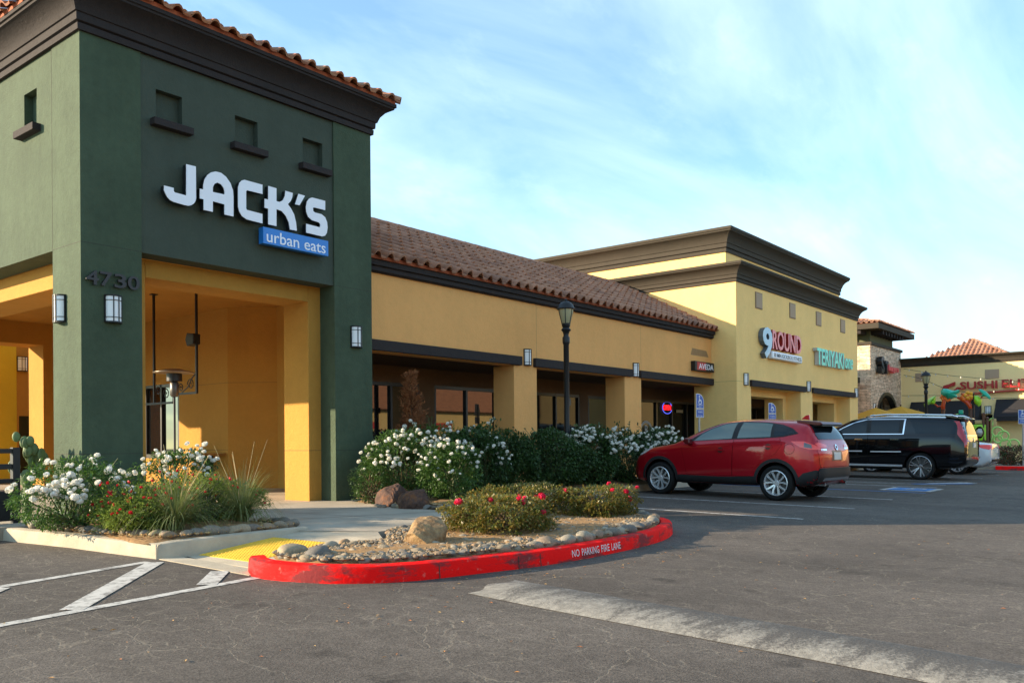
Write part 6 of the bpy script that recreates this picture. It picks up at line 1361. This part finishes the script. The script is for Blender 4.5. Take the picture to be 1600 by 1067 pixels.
scatter_chips(ISI, 7000, lambda x, y: gz(y)+.185, .010, .036); go = mesh_from(V, F, 'island_gravel', M_GRAV); tag(go, 'fine tan gravel covering the red kerbed island', 'gravel', kind='stuff')
V, F = [], []; scatter_chips(PL, 1500, lambda x, y: .355, .008, .026); scatter_chips(B2[:4]+[(11.2, 11.2), (9.92, 11.4)], 1500, lambda x, y: .385, .01, .03); go = mesh_from(V, F, 'bed_mulch', island_random('mulch_chip', [(0.36, 0.20, 0.07), (0.24, 0.13, 0.05), (0.46, 0.30, 0.12), (0.30, 0.22, 0.14)], .9)); tag(go, 'tan bark chips and small gravel covering the planting beds', 'mulch', kind='stuff')
# fallen leaves on the asphalt
V, F = [], []
for k in range(420):
    u_ = random.random(); x = random.uniform(1.2, 13) if u_ < .75 else random.uniform(4, 9); y = random.uniform(.3, 8) if u_ < .75 else random.uniform(4.3, 5.2)
    if inside(x, y, ISL) or y > 8.2 or (x < 5 and y > 8.2): continue
    a = random.uniform(0, 6.28); l = random.uniform(.006, .02)*(1.4 if random.random() < .15 else 1); c, s_ = math.cos(a), math.sin(a); o = len(V); z = gz(y)+.006
    for u, w, h in ((-1, 0, 0), (0, .42, .3), (1, 0, .1), (0, -.42, .25)): V.append((x+(u*c-w*s_)*l, y+(u*s_+w*c)*l, z+h*l))
    F += [(o, o+1, o+2), (o, o+2, o+3)]
tag(mesh_from(V, F, 'leaf_litter', island_random('dry_leaf', [(0.45, 0.20, 0.05), (0.34, 0.12, 0.05), (0.55, 0.36, 0.13), (0.20, 0.10, 0.05)], .8)), 'dry fallen leaves scattered over the asphalt', 'leaf litter', kind='stuff')

# ------------------------------------------------------------------ far patio: umbrellas, string lights, play structure
M_UMB = mat('mustard_canvas', (0.62, 0.30, 0.015), .8)
for lab, x, y, z, R in (('mustard yellow patio umbrella in front of the stone tower arch', 44.6, 11.6, 2.92, 1.7), ('mustard yellow patio umbrella nearest the yellow block end', 41.9, 12.0, 2.80, 1.5), ('mustard yellow patio umbrella beyond the other two at the patio edge', 46.6, 11.3, 2.74, 1.5)):
    t = thing('patio_umbrella', lab, 'umbrella', (x, y, .3), random.uniform(0, .6), 'mustard patio umbrellas'); h = z-.3
    m = MB(); ring_ = [(R*math.cos(k*PI/4), R*math.sin(k*PI/4), h-.52) for k in range(8)]
    for k in range(8):
        a, b_ = Vector(ring_[k]), Vector(ring_[(k+1) % 8]); mid = (a+b_)/2*.96; mid.z = h-.50; apx = Vector((0, 0, h))
        m.add([apx, a, mid, b_, a-Vector((0, 0, .14)), mid-Vector((0, 0, .13)), b_-Vector((0, 0, .14))], [(0, 1, 2), (0, 2, 3), (1, 4, 5, 2), (2, 5, 6, 3)])
    m.build('canopy', M_UMB, t, normals=False); m = MB(); m.tube([(0, 0, 0), (0, 0, h+.08)], .03, 8); m.lathe([(0, 0), (.3, 0), (.3, .08), (0, .1)], n=14); m.build('pole', M_TWIG, t)
M_BULB = mat('bulb', (.65, .6, .5), .2)
for lab, P in (('upper string of small bulbs hung before the end restaurant', [(1412, 576), (1462, 584), (1520, 590), (1640, 600)]), ('lower string of small bulbs level with the play structure tops', [(1409, 618), (1470, 618), (1540, 622), (1640, 620)]), ('slack string of small bulbs falling behind the street lamp', [(1412, 586), (1440, 592), (1500, 612), (1600, 606)])):
    pw = [at_x(px, py, 47.5) for px, py in P]; cv = catmull(pw, 8); t = thing('string_lights', lab, 'string lights', cv[0], 0); m = MB(); m.tube([p-cv[0] for p in cv], .011, 4); m.build('wire', M_BLACK, t)
    for p in cv[2::3]: m = MB(); m.lathe([(0, -.1), (.02, -.085), (.032, -.055), (.022, -.01), (.015, .0)], tuple(p-cv[0]), 8); m.build('bulb', M_BULB, t, smooth=True)
pg = thing('play_structure', 'playground climber with green leaves, orange blossoms and lime rings', 'play structure', (42, 8, .25))
pX = 42.0
def PG(a, b): q = at_x(1440+a/9.7, 590+b/9.7, pX); return Vector((q.x-42, q.y-8, q.z-.25))
M_TEALP = mat('teal_plastic', (0.01, 0.40, 0.25), .3); M_LIME = mat('lime_plastic', (0.32, 0.68, 0.03), .3); M_LIMEL = mat('pale_lime_plastic', (0.42, 0.75, 0.18), .35); M_ORG = mat('orange_plastic', (0.80, 0.16, 0.01), .3); M_REDO = mat('red_orange_plastic', (0.55, 0.055, 0.01), .3); M_BRN = mat('brown_post', (0.10, 0.04, 0.02), .5)
def post(a0, b0, b1, r=.07, m_=M_BRN):
    p, q = PG(a0, b0), PG(a0, b1); b = MB(); b.tube([(p.x, p.y, 0), p], r, 10); b.lathe([(r*1.15, 0), (r*1.2, .05), (0, .1)], tuple(p), 10); b.build('post', m_, pg, smooth=True, autosm=40)
for a0, b0, r in ((325, 500, .08), (745, 490, .09), (940, 560, .07), (995, 625, .07), (508, 575, .06)): post(a0, b0, 0, r)
post(782, 255, 0, .05, M_BLACK)
def limb(pts, rs, m_=M_REDO): b = MB(); b.tube([PG(*p) for p in pts], [q*.72 for q in rs] if isinstance(rs, list) else rs, 8); b.build('branch', m_, pg, smooth=True)
limb([(325, 510), (325, 420), (345, 330), (350, 290)], [.11, .12, .11, .09]); limb([(745, 500), (735, 430), (690, 370), (640, 345), (540, 300)], [.10, .13, .14, .10, .06]); limb([(700, 400), (740, 330), (760, 290)], [.12, .09, .05]); limb([(330, 430), (250, 435), (200, 400)], [.06, .05, .04]); limb([(800, 380), (880, 320), (920, 290)], [.06, .05, .04])
def leaf3d(pts, m_, bulge, depth=.10):
    P = [PG(*p) for p in pts]; c = sum(P, Vector())/len(P); b = MB(); n = len(P); f = [p+Vector((-.02, 0, 0)) for p in P]; k = [p+Vector((depth, 0, 0)) for p in P]; md = [c.lerp(p, .55)+Vector((-bulge*.75, 0, 0)) for p in P]; mk = [c.lerp(p, .55)+Vector((depth+bulge*.2, 0, 0)) for p in P]
    b.grid([[c+Vector((-bulge, 0, 0))]*n, md, f, k, mk, [c+Vector((depth+bulge*.3, 0, 0))]*n], True); b.build('leaf', m_, pg, smooth=True, autosm=60)
leaf3d([(295, 250), (290, 200), (330, 165), (390, 170), (450, 190), (500, 200), (545, 180), (575, 190), (560, 230), (520, 250), (545, 290), (480, 305), (440, 330), (390, 335), (350, 290), (310, 285)], M_TEALP, .28)
leaf3d([(215, 275), (160, 290), (95, 335), (80, 400), (105, 410), (150, 360), (205, 300)], M_LIMEL, .12); leaf3d([(205, 305), (150, 365), (130, 400), (190, 400), (205, 360)], M_LIME, .12)
leaf3d([(795, 275), (850, 270), (890, 300), (912, 350), (890, 420), (860, 438), (810, 400), (790, 340)], M_LIME, .22)
leaf3d([(860, 172), (910, 175), (980, 215), (1030, 270), (1050, 310), (1030, 328), (990, 295), (950, 280), (900, 290), (925, 250), (880, 215)], M_TEALP, .16); leaf3d([(40, 395), (58, 395), (58, 440), (42, 440)], M_LIME, .05)
for c0, c1, s_ in ((655, 295, .19), (715, 265, .22), (735, 300, .15), (405, 325, .13), (330, 300, .15)):
    b = MB(); c = PG(c0, c1)
    for k in range(5):
        a = k*2*PI/5; q = c+Vector((-.06, math.cos(a)*s_*.55, math.sin(a)*s_*.55)); b.lathe([(0, -s_*.14), (s_*.38, -.02), (s_*.42, .04), (0, .08)], tuple(q), 10, 'x')
    b.build('blossom', M_ORG if c0 != 715 else mat('amber_plastic', (.85, .38, .02), .3), pg, smooth=True)
def box_pg(nm, a0, b0, a1, b1, m_, d=.06, r=.03):
    p, q = PG(a0, b0), PG(a1, b1); b = MB(); b.box(p.x, p.x+d, min(p.y, q.y), max(p.y, q.y), min(p.z, q.z), max(p.z, q.z)); b.build(nm, m_, pg, bevel=r)
box_pg('teal_panel', 558, 490, 632, 555, M_TEALP); box_pg('teal_panel', 565, 570, 632, 640, M_TEALP)
box_pg('tan_panel', 800, 645, 940, 700, mat('tan_plastic', (.50, .34, .14), .4)); box_pg('tan_panel', 1040, 620, 1135, 980, mat('tan_plastic', (.50, .34, .14), .4))
c = PG(880, 830); e = PG(980, 710); rr = abs(c.z-e.z); b = MB(); ry = abs(c.y-e.y); sc_ = .80
ol = [(c.y+ry*1.0*x, c.z+rr*y) for x, y in ((1, -1.15), (-1, -1.15), (-1, .95), (1, .95))]; hole = [(c.y+ry*.74*math.cos(k*PI/12), c.z+rr*.78*math.sin(k*PI/12)) for k in range(24)]
outer = []
for k in range(24):
    a = k*PI/12; ca, sa = math.cos(a), math.sin(a); t_ = 1/max(abs(ca), abs(sa)/1.05); outer.append((c.y+ry*ca*t_, c.z+rr*sa*t_*.98))
b.grid([[(c.x-.05, y, z) for y, z in outer], [(c.x-.07, y, z) for y, z in hole], [(c.x+.05, y, z) for y, z in hole], [(c.x+.05, y, z) for y, z in outer], [(c.x-.05, y, z) for y, z in outer]], True); b.build('porthole_panel', M_LIME, pg)
b = MB(); b.lathe([(0, -.22), (ry*.45, -.17), (ry*.66, 0)], (c.x+.06, c.y, c.z), 20, 'x'); b.build('bubble_window', mat('clear_bubble', (.45, .45, .42), .05, coat=1), pg, smooth=True)
for a0, b0, r0 in ((1150, 820, 72), (1240, 880, 72), (1160, 930, 55), (1270, 1000, 70), (1395, 1010, 75)):
    cc = PG(a0, b0); ee = PG(a0, b0-r0); r_ = abs(ee.z-cc.z); b = MB(); b.tube([(cc.x, cc.y+r_*math.cos(k*PI/16), cc.z+r_*math.sin(k*PI/16)) for k in range(33)], .036, 7); b.build('ring', M_LIMEL, pg, smooth=True)
for pts in ([(1020, 650), (1050, 620), (1085, 605), (1078, 700), (1080, 790)], [(1085, 850), (1070, 910), (1050, 980)], [(490, 560), (550, 552), (560, 600), (530, 570), (540, 620)], [(632, 580), (680, 635)]): limb(pts, .03, M_LIMEL)
limb([(960, 660), (1000, 660)], .02, M_LIMEL); limb([(900, 730), (1010, 730)], .03, M_LIMEL)
